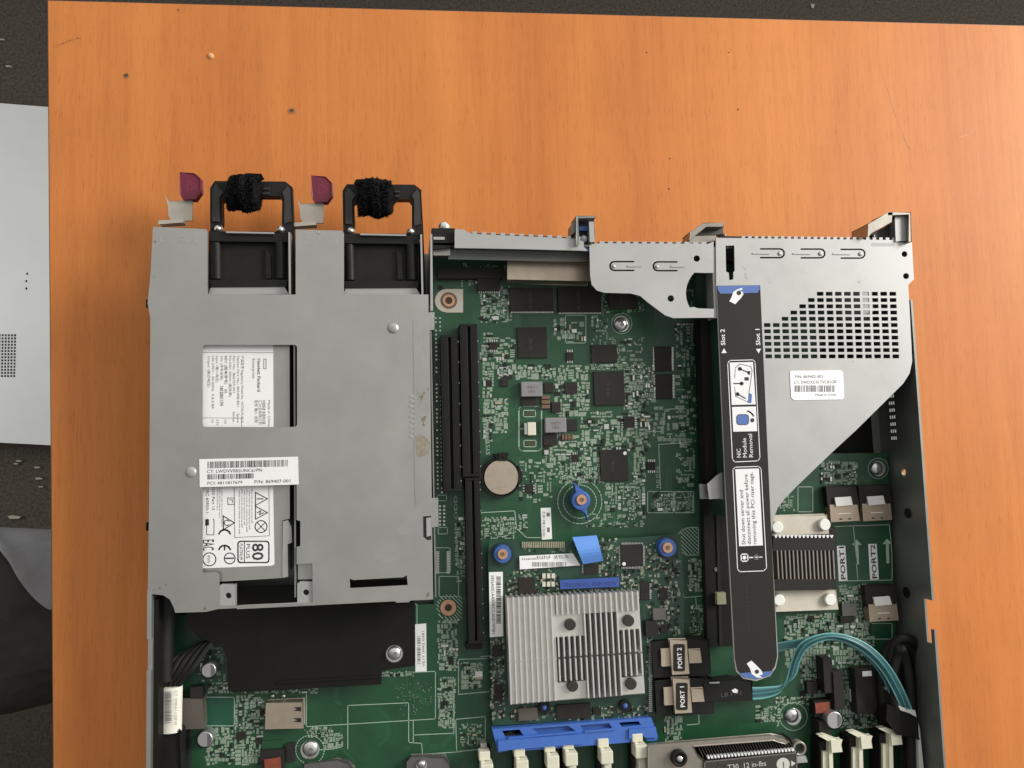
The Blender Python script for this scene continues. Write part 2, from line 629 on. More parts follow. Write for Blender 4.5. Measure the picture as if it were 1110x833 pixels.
# ------------------------------------------------------------------ things on the floor
zc = ZFLOOR + 0.030
lid_outline = [(-215, 95), (0, 112.5), (75, 118), (77, 484), (0, 480), (-215, 470)]
grid = [(-30, 362), (18.6, 362), (17.6, 410), (-30, 408)]
holes = [grid] + [circ(x, y, 1.3, 8) for x, y in ((29.5, 297), (28.5, 305), (28.5, 313))]
p = P(-60, 290, zc)
lid = thing('server_cover', (p.x, p.y, ZFLOOR), 'pale grey steel server cover with a small vent grid lying on the dark carpet', 'server cover')
MB().prism(lid_outline, zc - 0.001, zc, holes).build('cover_panel', LIDM, lid)
gr = MB()
for i in range(-9, 7):
    x = 18 + (i - 5) * 3.35
    if -30 < x < 19:
        gr.prism([(x - .55, 361.5), (x + .55, 361.5), (x - 1.0 + .55, 410), (x - 1.0 - .55, 410)], zc - 0.0009, zc - .0001)
for j in range(15):
    y = 362 + j * 3.4
    gr.prism([(-31, y - .6), (18.8, y - .6), (18.8, y + .6), (-31, y + .6)], zc - 0.0009, zc - .0002)
gr.build('vent_grid', LIDM, lid)
fr = MB()
fr.prism([(-215, 95), (75, 118), (75, 122), (-215, 99)], ZFLOOR, zc - 0.0011)
fr.prism([(72, 118), (75, 118), (77, 484), (74, 484)], ZFLOOR, zc - 0.0011)
fr.prism([(-215, 466), (0, 476), (77, 480), (77, 484), (0, 480), (-215, 470)], ZFLOOR, zc - 0.0011)
fr.build('folded_edge', LIDM, lid)
for i, (x, y, s) in enumerate(((15, 561, 1), (40, 507, .5), (42, 519, .6), (17, 503, .4), (44, 528, .4), (20, 500, .5), (9, 72, .5), (2, 43, .4))):
    mb = MB()
    w = 4.5 * s
    mb.prism([(x - w * 1.5, y - w * .3), (x - w * .4, y - w * .5), (x + w * 1.6, y - w * .15), (x + w * 1.2, y + w * .35), (x - w, y + w * .4)],
             ZFLOOR, ZFLOOR + 0.002 + 0.002 * s)
    lb = ['cream torn paper scrap, the largest one, on the carpet above the grey trouser leg',
          'tiny white crumb on the dark carpet left of the table, below the steel cover',
          'tiny white crumb on the dark carpet left of the table, below the steel cover',
          'tiny white crumb on the dark carpet left of the table, below the steel cover',
          'tiny white crumb on the dark carpet left of the table, below the steel cover',
          'tiny white crumb on the dark carpet left of the table, below the steel cover',
          'tiny pale speck on the carpet above the steel cover', 'tiny pale speck on the carpet above the steel cover'][i]
    gp = None if i == 0 else ('crumbs on the carpet below the cover' if i < 6 else 'specks on the carpet above the cover')
    tag(mb.build('paper_scrap', mat('scrap', (0.17, 0.155, 0.12), 0.8)), lb, 'scrap', gp)
for x, y in ((881, 7),):
    tag(MB().prism([(x - 2, y - 3), (x + 2, y - 2), (x + 1, y + 2), (x - 1, y + 2)], ZFLOOR, ZFLOOR + .002).build('paper_scrap', mat('scrap', (0.5, .5, .5))),
        'pale fleck on the dark carpet beyond the far edge of the table', 'scrap')


def trouser_leg():
    zk = -0.30
    hip = P(-330, 700, zk)
    mid = P(-130, 690, zk)
    knee = P(70, 668, zk)
    person = thing('person', (hip.x, hip.y, ZFLOOR), 'person seated at the left of the table, only a grey trouser knee in view', 'person')
    verts = [hip, mid, knee, knee + Vector((0.035, 0, -0.06)), Vector((knee.x + 0.03, knee.y, ZFLOOR + 0.28)), Vector((knee.x + 0.02, knee.y, ZFLOOR + 0.07)),
             Vector((knee.x + 0.14, knee.y, ZFLOOR + 0.045))]
    rad = [0.10, 0.092, 0.076, 0.070, 0.060, 0.048, 0.040]
    h2 = hip + Vector((0, -0.2, 0))
    k2 = knee + Vector((-0.01, -0.21, 0))
    verts += [h2, mid + Vector((0, -0.21, 0)), k2, k2 + Vector((0.035, 0, -0.06)), Vector((k2.x + 0.03, k2.y, ZFLOOR + 0.28)),
              Vector((k2.x + 0.02, k2.y, ZFLOOR + 0.07)), Vector((k2.x + 0.14, k2.y, ZFLOOR + 0.045))]
    rad += rad[:7]
    verts.append((hip + h2) / 2 + Vector((-0.08, 0, 0.03)))
    rad.append(0.13)
    edges = [(14, 0), (0, 1), (1, 2), (2, 3), (3, 4), (4, 5), (5, 6), (14, 7), (7, 8), (8, 9), (9, 10), (10, 11), (11, 12), (12, 13)]
    org = ORIGIN[person]
    me = bpy.data.meshes.new('trousers')
    me.from_pydata([v - org for v in verts], edges, [])
    o = bpy.data.objects.new('trousers', me)
    COL.objects.link(o)
    o.parent = person
    ORIGIN[o] = org
    o.modifiers.new('skin', 'SKIN')
    sv = me.skin_vertices[0].data
    for i, r in enumerate(rad):
        sv[i].radius = (r, r)
        sv[i].use_root = (i == 14)
    s = o.modifiers.new('sub', 'SUBSURF')
    s.levels = s.render_levels = 3
    me.materials.append(CLOTH)
    tx = bpy.data.textures.new('folds', 'CLOUDS')
    tx.noise_scale = 0.07
    d = o.modifiers.new('folds', 'DISPLACE')
    d.texture = tx
    d.strength = 0.022
    d.mid_level = 0.5
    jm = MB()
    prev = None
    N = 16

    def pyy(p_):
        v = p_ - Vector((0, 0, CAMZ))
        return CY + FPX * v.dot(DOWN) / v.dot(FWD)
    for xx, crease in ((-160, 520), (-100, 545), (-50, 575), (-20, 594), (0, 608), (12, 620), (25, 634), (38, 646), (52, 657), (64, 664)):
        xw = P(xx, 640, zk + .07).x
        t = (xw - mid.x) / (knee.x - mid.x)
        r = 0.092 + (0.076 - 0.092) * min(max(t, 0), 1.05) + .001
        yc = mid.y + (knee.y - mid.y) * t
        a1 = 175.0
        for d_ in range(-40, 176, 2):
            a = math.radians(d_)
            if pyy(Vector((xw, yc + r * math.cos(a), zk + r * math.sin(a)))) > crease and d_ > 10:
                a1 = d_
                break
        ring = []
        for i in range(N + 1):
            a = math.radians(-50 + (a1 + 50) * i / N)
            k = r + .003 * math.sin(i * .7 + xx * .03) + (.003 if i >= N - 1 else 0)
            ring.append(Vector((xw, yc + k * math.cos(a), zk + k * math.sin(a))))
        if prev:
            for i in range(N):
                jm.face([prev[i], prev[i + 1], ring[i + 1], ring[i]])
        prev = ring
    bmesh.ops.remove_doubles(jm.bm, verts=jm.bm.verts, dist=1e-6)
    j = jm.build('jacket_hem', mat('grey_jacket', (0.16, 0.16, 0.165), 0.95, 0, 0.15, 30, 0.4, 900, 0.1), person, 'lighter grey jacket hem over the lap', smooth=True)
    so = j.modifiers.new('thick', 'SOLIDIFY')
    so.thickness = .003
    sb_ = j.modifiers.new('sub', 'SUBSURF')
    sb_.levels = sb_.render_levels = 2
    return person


trouser_leg()

# ------------------------------------------------------------------ server chassis
pc = P(580, 560, 0)
chassis = thing('server_chassis', (pc.x, pc.y, 0), 'open rack server chassis of grey sheet steel on the orange table', 'server chassis')
floor_out = [(162, 252), (986, 262), (989, 325), (1034, 940), (158, 940)]
fl = [P(x, y, ZT) for x, y in floor_out]
MB().wprism([(p.x, p.y) for p in fl], 0.0, 0.0012).build('base_pan', STEELD, chassis)


def wall_panel(A, B, outline, holes, t, name, m, bevel=0.0):
    """upright sheet along A->B (world, xy); outline and holes in (metres along, height)"""
    d = Vector((B.x - A.x, B.y - A.y, 0))
    d.normalize()
    nrm = Vector((-d.y, d.x, 0))
    mb = MB()
    mb.wprism(outline, 0, t, holes)
    M = Matrix(((d.x, 0, nrm.x, A.x), (d.y, 0, nrm.y, A.y), (0, 1, 0, 0), (0, 0, 0, 1)))
    bmesh.ops.transform(mb.bm, matrix=M, verts=mb.bm.verts)
    return mb.build(name, m, chassis, bevel=bevel)


def circw(cx, cy, r, n=14):
    return [(cx + r * math.cos(2 * PI * i / n), cy + r * math.sin(2 * PI * i / n)) for i in range(n)]


# right wall: s runs along the wall from its rear end towards the camera's near side
A, B = P(987, 325, ZT), P(1031, 940, ZT)


def s_of(x, y, z=ZT):
    q = P(x, y, z)
    d = (B - A)
    d.z = 0
    return (q - A).dot(d.normalized())


L = s_of(1031, 940)
sa, sb, sc_ = s_of(1013, 651), s_of(1015, 699), s_of(1014, 683)
outl = [(0, 0.0013), (L, 0.0013), (L, ZT), (sc_, ZT), (sc_, 0.0400), (sb, 0.0400), (sb, 0.0355), (sa, 0.0355), (sa, ZT), (0, ZT)]
hl = [circw(s_of(990, 513), 0.024, 0.0022)]
wall_bosses = [circw(s_of(990, 559), 0.026, 0.0030), circw(s_of(1000, 650), 0.019, 0.0032)]
for j in range(7):
    for i in range(3):
        s0 = s_of(982, 424 + j * 8)
        zz = 0.0135 + i * 0.0022
        hl.append([(s0, zz), (s0 + 0.0022, zz), (s0 + 0.0022, zz + 0.0012), (s0, zz + 0.0012)])
wall_panel(A, B, outl, hl, 0.0013, 'side_wall', STEELD)
for ring_ in wall_bosses:
    wall_panel(A, B, ring_, [], -0.0008, 'wall_boss', BLACK)
A2, B2 = P(159.6, 640, ZT), P(157.5, 940, ZT)
LL = (B2 - A2).length
l1, l2 = (P(160, 693, ZT) - A2).length, (P(160, 727, ZT) - A2).length
wall_panel(A2, B2, [(0, .0013), (LL, .0013), (LL, ZT), (l2, ZT), (l2, ZT - .002), (l1, ZT - .002), (l1, ZT), (0, ZT)], [], 0.0022, 'side_wall', STEEL)
# left wall beside the power supplies
A3, B3 = P(165.5, 300, ZT - .001), P(161, 640, ZT - .001)
wall_panel(A3, B3, [(0, .0013), ((B3 - A3).length, .0013), ((B3 - A3).length, ZT - .0025), (0, ZT - .0025)], [], 0.0012, 'side_wall', STEELD)
MB().prism([(163.6, 650), (172, 650), (171, 940), (162.5, 940)], .0014, .039).build('wall_liner', BLACKM, chassis)
# studs on the outer left wall
for y in (329, 571):
    q = P(160.5, y, 0.036)
    MB().wbox(q.x - .0012, q.x, q.y - .0022, q.y + .0022, 0.030, 0.036).build('wall_stud', BLACK, chassis, bevel=.0004)
# rear wall of the expansion bay
ra, rb = P(470, 262, ZT), P(985, 268, ZT)
wall_panel(rb, ra, [(0, .0013), ((ra - rb).length, .0013), ((ra - rb).length, .040), (0, .040)], [], 0.0012, 'rear_panel', STEELD)

MB().prism([(777, 277), (930, 281), (948, 500), (880, 500), (780, 480)], .0013, .0020).build('pan_shade_sheet', BLACKM, chassis)  # black sheet added as the shade beneath the riser plate
MB().prism([(972, 264.5), (988, 265), (990, 304), (983, 309), (974, 309)], .026, .0405).build('hole_shade_block', BLACKM, chassis)  # black block added to keep the ear holes dark
# rear flange over the bay, with the comb of vent teeth on its edge
fm = MB()
fm.prism([(493, 249), (502, 249), (511, 253.5), (625, 259), (633, 262), (633, 268), (637, 272), (560, 270), (493, 269)], ZT - 0.0012, ZT)
fm.build('rear_flange', STEELB, chassis, bevel=.0003)
tm = MB()
x = 512.0
while x < 626:
    y = 253.6 + (x - 511) * 0.0475
    tm.prism([(x, y - 2.6), (x + 5.0, y - 2.4), (x + 5.0, y + 1.2), (x, y + 1)], ZT - 0.002, ZT - .0002)
    x += 10.2
tm.build('vent_teeth', STEELB, chassis)
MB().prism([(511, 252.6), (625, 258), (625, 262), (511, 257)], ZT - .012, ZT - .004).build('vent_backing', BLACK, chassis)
lm = MB()
lm.prism([(486, 271), (640, 274), (640, 284), (486, 281)], ZT - 0.0125, ZT - 0.0113)
lm.build('inner_ledge', STEELD, chassis, bevel=.0003)
lm = MB()
lm.prism([(551, 283), (641, 286), (641, 304), (551, 302)], ZB + .0001, 0.024)
lm.build('port_housing', NICKEL, chassis, bevel=.0006)
# dark clip and screw beside the second power supply
cm = MB()
cm.prism([(468, 248), (493, 248), (493, 266), (486, 268), (468, 270)], ZT - 0.010, ZT - 0.003)
cm.build('corner_clip', BLACK, chassis, bevel=.0005)
MB().box(470, 257, 482, 260, ZT - .003, ZT - .0022).build('clip_pin', STEELB, chassis)
MB().dome(482, 245, 6.5, ZT - .006, .003).build('screw', CHROME, chassis, smooth=True)
MB().prism([(468, 269), (488, 270), (488, 277), (470, 277)], ZT - .008, ZT - .007).build('corner_tab', STEEL, chassis)
MB().prism([(466.5, 254), (468.5, 254), (469.5, 337), (466.5, 337)], .002, ZT).build('bay_divider', STEELB, chassis)

# latches on the rear edge
b = MB()
b.prism([(625, 234.5), (645, 234.5), (645, 236.5), (627, 237), (627.5, 266), (625, 266)], ZT - .012, ZT + .003)
b.prism([(620, 243), (625, 238), (625, 250), (620, 254)], ZT - .012, ZT - .001)
l = b.build('slot_latch', STEELD, chassis, bevel=.0003)
MB().prism([(627.5, 237), (644, 237), (644, 262), (646, 271), (628, 269)], ZT - .012, ZT - .004).build('latch_body', BLACK, l)
MB().prism([(639, 241), (643, 241), (645, 252), (644, 262), (640, 262)], ZT - .004, ZT + .002).build('latch_tongue', STEELB, l, bevel=.0003)
MB().dome(634, 258, 4, ZT - .004, .003).build('latch_pin', mat('milky_pin', (.55, .57, .6), .4), l, smooth=True)
MB().prism([(628, 246), (638, 245), (637, 250), (628, 250)], ZT - .004, ZT - .002).build('latch_spring', BLUED, l)
MB().prism([(629, 268), (644, 269), (640, 273), (631, 272)], ZT - .004, ZT - .002).build('latch_spring', BLUED, l)
b = MB()
b.prism([(748, 252), (762, 242), (784, 242), (784, 246), (766, 246), (752, 257), (748, 260)], ZT - .014, ZT - .001)
b.prism([(748, 257), (776, 256), (776, 262), (748, 265)], ZT - .014, ZT - .003)
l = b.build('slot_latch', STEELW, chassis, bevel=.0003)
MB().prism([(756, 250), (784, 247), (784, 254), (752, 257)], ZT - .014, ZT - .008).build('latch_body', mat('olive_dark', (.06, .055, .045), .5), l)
MB().dome(786, 255, 3, ZT - .008, .003).build('latch_pin', STEELW, l, smooth=True)
b = MB()
b.prism([(941, 243), (963, 231), (967, 231), (967, 241), (945, 253), (941, 257)], ZT - .014, ZT + .004)
b.prism([(963, 230.5), (987, 230.5), (988, 262), (985.5, 262), (985, 233), (963, 233)], ZT - .014, ZT + .004)
l = b.build('slot_latch', STEELW, chassis, bevel=.0003)
MB().prism([(944, 254), (967, 242), (971, 236), (971, 262), (945, 260)], ZT - .014, ZT - .006).build('latch_body', mat('olive_dark', (.06, .055, .045), .5), l)
MB().prism([(971, 236), (985, 235.5), (986, 261), (972, 261)], ZT - .010, ZT + .001).build('latch_tongue', STEELB, l, bevel=.0006)
MB().dome(948, 256, 3, ZT - .006, .003).build('latch_pin', STEELW, l, smooth=True)

# ------------------------------------------------------------------ steel cage over the power supplies
ZC = 0.0425
q = P(315, 450, 0)
cage = thing('power_supply_cage', (q.x, q.y, 0.0012), 'flat grey steel cover with windows and a barcode sticker over the two power supplies', 'power supply cage')
outer = [(166, 246), (223, 248.6), (225, 251), (225, 319), (320.5, 319.5), (320.5, 249), (371, 250.3), (372.8, 253), (372.8, 319), (464.5, 319.5),
         (464.5, 339), (471, 338.5), (471, 357.5), (465.8, 358), (468, 540), (475, 540), (475.5, 571), (468.5, 572), (469.5, 650),
         (445, 651.2), (443, 653), (430, 653.5), (428, 652), (342, 656.3), (339, 656.5), (322, 656.8), (256, 659.5), (236, 660.5),
         (223, 663.5), (190, 664.5), (188, 658), (184, 650), (177, 645.5), (163, 644), (160.3, 640), (162, 520), (163, 345), (160, 329), (163, 300), (165, 262)]
w1 = rrect(219.5, 374, 322, 463, 3)
w2 = [(219.5, 505), (321.5, 503), (321.5, 564), (325.5, 565), (325.5, 592), (321.5, 593), (321.5, 612), (338.5, 611), (339, 653.5), (257, 656.5), (238, 657.5),
      (237.5, 623), (234, 620.5), (219.5, 621)]
slot = [(379, 627.5), (383, 629), (437, 626), (441, 623.7), (442, 634.5), (379.5, 637.8)]
hole_r = [(459, 560), (468, 560), (468, 585), (463, 584), (459, 580)]
cov = MB().prism(outer, ZC - 0.0010, ZC, [w1, w2, slot]).build('cover_sheet', STEEL, cage, bevel=.00025)
MB().prism([(448, 346), (464.5, 345), (466.5, 535), (450.3, 550.5), (449.4, 510)], ZC, ZC + .0003).build('side_flange', STEEL, cage)
MB().prism([(458.7, 560), (467.3, 559.5), (467.5, 585.5), (463, 585.5), (459, 582)], ZC, ZC + .00012).build('side_slot', DARK, cage)
MB().prism([(462, 562), (467.2, 561), (467.3, 581), (462.5, 582)], ZC + .00012, ZC + .0004).build('slot_tab', STEELB, cage)
for (x, y) in ((206.5, 512), (426, 355.5)):
    MB().dome(x, y, 6.2, ZC, .0011).build('dimple', STEELB if x < 300 else STEEL, cage, smooth=True)
MB().cyl(346, 252, 1.6, ZC, ZC + .0004, 10).build('rivet', STEELB, cage)
em = MB()
em.text('PS 1', 214, 257, 7, ZC + .00012, 180, wpx=40)
em.text('PS 2', 366, 259, 7, ZC + .00012, 180, wpx=38)
em.build('stamped_mark', mat('stamped', (0.40, 0.40, 0.39), .5, .5), cage)
RUST = mat('rust', (0.20, 0.15, 0.09), .7, .2, .35, 500)
gm = MB()
rg = random.Random(3)
for (x, y, s) in ((457, 431, 4), (460, 426, 2), (459, 455, 3.5), (461, 452, 2), (459, 461, 2.4), (464, 422, 1.6), (180, 634, 1.4), (173, 638, 1.6),
                  (167, 640, 1.0), (222, 660, 1.8), (464, 645, 2.6), (168, 262, 1.6), (167, 300, 1.0)):
    pts = [(x + s * .6 * math.cos(a) * rg.uniform(.4, 1.2), y + s * math.sin(a) * rg.uniform(.4, 1.2)) for a in [i * PI / 5 for i in range(10)]]
    MB().flat(pts, ZC + .0004).build('rust_stain', RUST, cage)
gm.flat([(450, 473), (455, 471), (462, 474), (466, 480), (465, 492), (459, 495), (452, 496)], ZC + .00038)
gm.build('glue_stain', mat('glue', (0.29, 0.255, 0.195), .6, .3, .3, 500), cage)
sg = MB()
for i in range(70):
    x, y = rg.gauss(425, 20), rg.gauss(573, 10)
    a_ = rg.uniform(-.5, .5)
    l_ = rg.uniform(1, 7)
    if 345 < x < 460:
        sg.line([(x, y), (x + l_ * math.cos(a_), y + l_ * math.sin(a_))], .22, ZC + .00008)
for i in range(45):
    x, y = rg.uniform(452, 463), rg.uniform(350, 535)
    sg.line([(x, y), (x + rg.uniform(-.6, .6), y + rg.uniform(3, 14))], .3, ZC + .00042)
for i in range(26):
    x, y = rg.uniform(172, 440), rg.uniform(325, 640)
    if not (215 < x < 345 and y > 365):
        a_ = rg.uniform(0, PI)
        sg.line([(x, y), (x + 9 * math.cos(a_), y + 9 * math.sin(a_))], .16, ZC + .00008)
sg.build('fine_scratch', mat('scratched_steel', (.47, .465, .445), .32, .6), cage)['kind'] = 'stuff'
for (px_, py_, rx_, ry_) in ((418, 605, 16, 7), (437, 575, 10, 6)):
    MB().flat([(px_ + rx_ * rg.uniform(.7, 1.1) * math.cos(a), py_ + ry_ * rg.uniform(.7, 1.1) * math.sin(a)) for a in [i * PI / 9 for i in range(18)]],
              ZC + .00005).build('handling_smudge', mat('smudged_steel', (.405, .40, .375), .42, .7, .05, 200), cage)
# small oval dents along the flange
dn = MB()
for i in range(9):
    dn.flat(rrect(444 + (i % 2), 428 + i * 5.5, 449, 431 + i * 5.5, 1.2, 2), ZC + .0004)
dn.build('dent_row', mat('stamped', (0.40, 0.40, 0.39), .5, .5), cage)
# ears that hold the inner end
for x0, y0, x1, y1 in ((237, 634, 256, 659), (322.5, 631, 339, 655)):
    e_ = MB().prism([(x0, y0 + 2), (x0 + 3, y0), (x1, y0 - .5), (x1, y1 - .5), (x0, y1 + .3)], ZC - .0031, ZC - .0013,
                    [circ((x0 + x1) / 2 + 1, (y0 + y1) / 2 - .5, 3.2)]).build('mounting_ear', STEELB, cage, bevel=.0003)
    MB().cyl((x0 + x1) / 2 + 1, (y0 + y1) / 2 - .5, 3.6, ZC - .008, ZC - .0032).build('ear_hole', DARK, e_)
MB().prism([(323, 612), (338, 611.5), (338.5, 628), (323, 628.5)], ZC - .0040, ZC - .0030).build('inner_tab', STEEL, cage)
MB().prism([(256, 656.5), (322, 653.5), (341, 653.3), (341, 656.5), (257, 660.5)], ZC - .0013, ZC - .0002).build('edge_rail', STEELB, cage)
# cage walls (left hidden side, centre and end)
wl = MB()
for x0 in (318.6, 466.6):
    a, b_ = P(x0, 330, ZC), P(x0 + 2, 648, ZC)
    wl.wbox(a.x - .0004, a.x + .0004, b_.y, a.y, .0013, ZC - .0011)
wl.build('cage_wall', STEELD, cage)
# sticker across the second window
st = [(216, 498), (323, 495.3), (323.7, 525.4), (216.5, 528.3)]
sk = MB().prism(st, ZC + .0001, ZC + .0004).build('barcode_sticker', PAPER, cage)
zp = ZC + .00048
pr = MB()
pr.barcode(225, 500.6, 312, 507.9, zp, False, 4, -.024)
pr.text('CT: LWDVV0B5UNC61PN', 224.5, 513.1, 3.6, zp, 0, wpx=60)
pr.barcode(225, 514.4, 275, 520, zp, False, 9, -.024)
pr.text('PCI: 4811817679', 225, 525.6, 3.2, zp, 0, wpx=38)
pr.text('P/N: 869407-001', 276, 524.3, 3.6, zp, 0, wpx=39)
pr.build('print', INK, sk)

# ------------------------------------------------------------------ power supplies
ZP = 0.0385


def make_psu():
    c = P(265, 430, 0)
    t = thing('power_supply', (c.x, c.y, .0013),
              'left power supply, its white paper labels seen through the windows of the grey cage', 'power supply',
              'power supplies side by side in the cage')
    # steel case under the cage
    body = [(180, 319), (314, 320), (313.5, 562), (306.5, 564), (306.5, 626), (180, 634)]
    MB().prism(body, .0016, ZP).build('case', STEEL, t, bevel=.0003)
    MB().prism([(307, 565), (312, 564.5), (316, 572), (316, 588), (312, 590), (312, 625), (307, 626)], ZP - .006, ZP + .0008).build('case_flange', STEELB, t, bevel=.0002)
    # inlet block seen in the notch
    blk = MB()
    blk.prism([(227, 251.5), (313, 252), (313, 312), (227, 312)], .0016, ZP - .004)
    blk.prism([(227, 252), (312, 253), (312, 262), (227, 261)], ZP - .004, ZP)
    blk.prism([(228, 304), (310, 304), (311, 311), (229, 311)], ZP - .004, ZP - .0005)
    ib = blk.build('inlet_block', BLACK, t, bevel=.0008)
    for x0, x1, r in ((229, 239, .0028), (297, 310, .0032)):
        bl = MB()
        a = P((x0 + x1) / 2, 264, ZP - .003)
        b_ = P((x0 + x1) / 2 + .6, 303, ZP - .003)
        bl.tube([a, a.lerp(b_, .5), b_], r, 12, 3)
        bl.build('moulded_rib', BLACK, ib, smooth=True)
    MB().prism([(288, 270), (293, 275), (294, 302), (288, 302)], ZP - .004, ZP - .0022).build('moulded_wedge', BLACK, ib)
    MB().prism([(229, 312.5), (308, 311.5), (313, 319), (226.5, 319)], ZP - .006, ZP - .001).build('front_lip', STEELB, t, bevel=.0006)
    MB().prism([(312.6, 252), (314.6, 252), (315.2, 319), (313.2, 319)], .002, ZC - .0011).build('side_fin', STEELB, t)
    MB().prism([(245, 251), (297, 252), (297, 253.6), (245, 252.6)], ZP - .002, ZP + .002).build('rear_lip', STEELB, t)
    for x, y in ((235.5, 247), (303.5, 248)):
        MB().dome(x, y, 5.4, ZP - .006, .004).build('screw', CHROME, t, smooth=True)
    # handle
    zh = 0.034
    outer_h = [(228, 251), (227.8, 204), (233, 197), (309, 197.5), (316.5, 203), (318.5, 251), (320.2, 318), (317, 318), (316, 256), (306, 247), (306, 217), (303, 213),
               (245, 213), (240.5, 218), (240.5, 241), (238, 251)]
    h = MB().prism(outer_h, zh - .006, zh).build('handle', BLACK, t, bevel=.0009)
    hr = MB()
    hr.prism([(230, 206), (234, 200), (242, 209), (238, 214), (238, 240), (230.5, 240)], zh, zh + .0012)
    hr.prism([(306, 209), (312, 202), (315, 206), (316, 240), (308.5, 242), (308.5, 214)], zh, zh + .0012)
    hr.prism([(283, 204), (292, 204), (292, 205.6), (283, 205.6)], zh, zh + .001)
    hr.prism([(283, 209), (292, 209), (292, 210.6), (283, 210.6)], zh, zh + .001)
    hr.build('handle_rib', mat('dusty_black', (.028, .025, .022), .55, 0, .2, 300), h, bevel=.0004)
    # lever and release tab
    lv = MB()
    lv.prism([(181.5, 219), (180, 214), (184, 218.5), (208.5, 217.5), (208.5, 239.5), (186, 239), (183, 234), (182.5, 224)], .0240, .0252)
    lv.prism([(172, 239.5), (198.5, 238), (199, 241.5), (172, 243)], .0240, .0300)
    lv.build('release_lever', TANPL, t, bevel=.0002)
    tab = [(196, 188), (211, 188.5), (217.5, 195), (217.5, 209), (212, 216.5), (199, 215.5), (195, 211)]
    tb = MB().prism(tab, .0243, .0275).build('release_tab', BURG, t, bevel=.0007)
    MB().line([(203, 195.5), (213.5, 202), (203, 208), (203, 195.5)], 0.9, .02758).build('arrow_mark', mat('burg_edge', (.22, .03, .075), .4), tb)
    return t


psu = make_psu()
delta = Vector((P(372.8, 319.2, ZC).x - P(225, 319, ZC).x, P(372.8, 319.2, ZC).y - P(225, 319, ZC).y - .0004, 0))
psu2 = copy_tree(psu, delta)
psu2['label'] = 'right power supply, its black handle nearest the open bay, no label in view'

# paper labels on the first supply only
zl = ZP + .0002
lp = MB().prism([(215, 368), (296, 368), (296.5, 468), (215, 468)], ZP + .00005, zl).build('rating_label', PAPER, psu)
g = MB()
z2 = zl + .00008
g.line([(219, 382.2), (296, 382.4)], .5, z2)
g.line([(219, 453.2), (262, 453.4), (262, 463)], .5, z2)
g.text('Hewlett Packard', 279, 389, 3.4, z2, -90, wpx=37, bold=.02)
g.text('Enterprise', 273.5, 389, 3.2, z2, -90, wpx=22)
g.line([(286, 389.5), (288.4, 389.5), (288.4, 400), (286, 400), (286, 389.5)], .7, z2)
g.text('Made in China', 290.5, 434, 2.6, z2, -90, wpx=29)
g.text('中国制造 电源供应器', 284.5, 434, 2.8, z2, -90, wpx=27)
g.text('汇兴业有限公司', 280.5, 434, 2.8, z2, -90, wpx=27)
g.text('型号 输入 说明', 276.2, 434, 2.8, z2, -90, wpx=25)
g.text('产品型号 Regulatory Model No.: HSTNS-PL40-A', 261.5, 386, 2.6, z2, -90, wpx=75)
g.text('Option Part No.: 865408-B21     Spare', 257, 386, 2.6, z2, -90, wpx=75)
g.text('Part No.: 866729-001               Series', 252.5, 386, 2.6, z2, -90, wpx=74)
g.text('PO-0501 500W (高效率)', 248.2, 386, 2.6, z2, -90, wpx=46)
g.text('REV: (版本序号)    05', 243.6, 386, 2.6, z2, -90, wpx=42, bold=.01)
g.text('S/N: (序号说明):', 239, 386, 2.6, z2, -90, wpx=28)
g.text('1812001174', 238.6, 419, 3.4, z2, -90, wpx=22, bold=.03)
g.text('Input: (输入电压)', 234.2, 386, 2.6, z2, -90, wpx=30)
g.text('100-240V~ 50-60Hz  5.8-2.8A', 229.8, 386, 2.6, z2, -90, wpx=60)
g.text('Output: (输出电压)', 225.2, 386, 2.6, z2, -90, wpx=35)
g.text('12V', 243, 455, 2.6, z2, -90)
g.text('3.3V', 234.5, 455, 2.6, z2, -90)
g.text('5V', 229, 455, 2.6, z2, -90)
g.build('print', INKG, lp)
lp = MB().prism([(215, 503), (295.5, 500), (297.5, 612), (294.5, 613.5), (215, 616.5)], ZP + .00005, zl).build('approval_label', PAPER, psu)
g = MB()
g.line([(254, 529), (254.5, 583), (292, 581), (291.5, 527)], .5, z2)
for yy, sym in ((541, '!'), (556, 'z')):
    g.line([(277, yy - 7), (277, yy + 7), (290, yy), (277, yy - 7)], 1.0, z2)
    if sym == '!':
        g.line([(279, yy), (285, yy)], 1.2, z2)
    else:
        g.line([(279, yy), (282.5, yy - 2), (281.5, yy + 2), (286, yy)], 1.0, z2)
g.ring_line(283, 571, 6.4, 1.0, z2)
g.line([(278.8, 566.5), (287.2, 575.5)], .9, z2)
g.line([(279, 575), (287, 567)], .9, z2)
# 80 PLUS badge
g.line(rrect(258, 587, 291.5, 610, 3) + [(288.5, 587)], 1.4, z2)
g.line([(265, 587.3), (265, 610)], .8, z2)
g.text('80', 273.5, 589.5, 12, z2, -90, wpx=18.5, bold=.015)
g.text('PLUS', 267, 590, 4.0, z2, -90, wpx=16)
g.text('PLATINUM', 259.8, 589.6, 3.4, z2, -90, wpx=18)
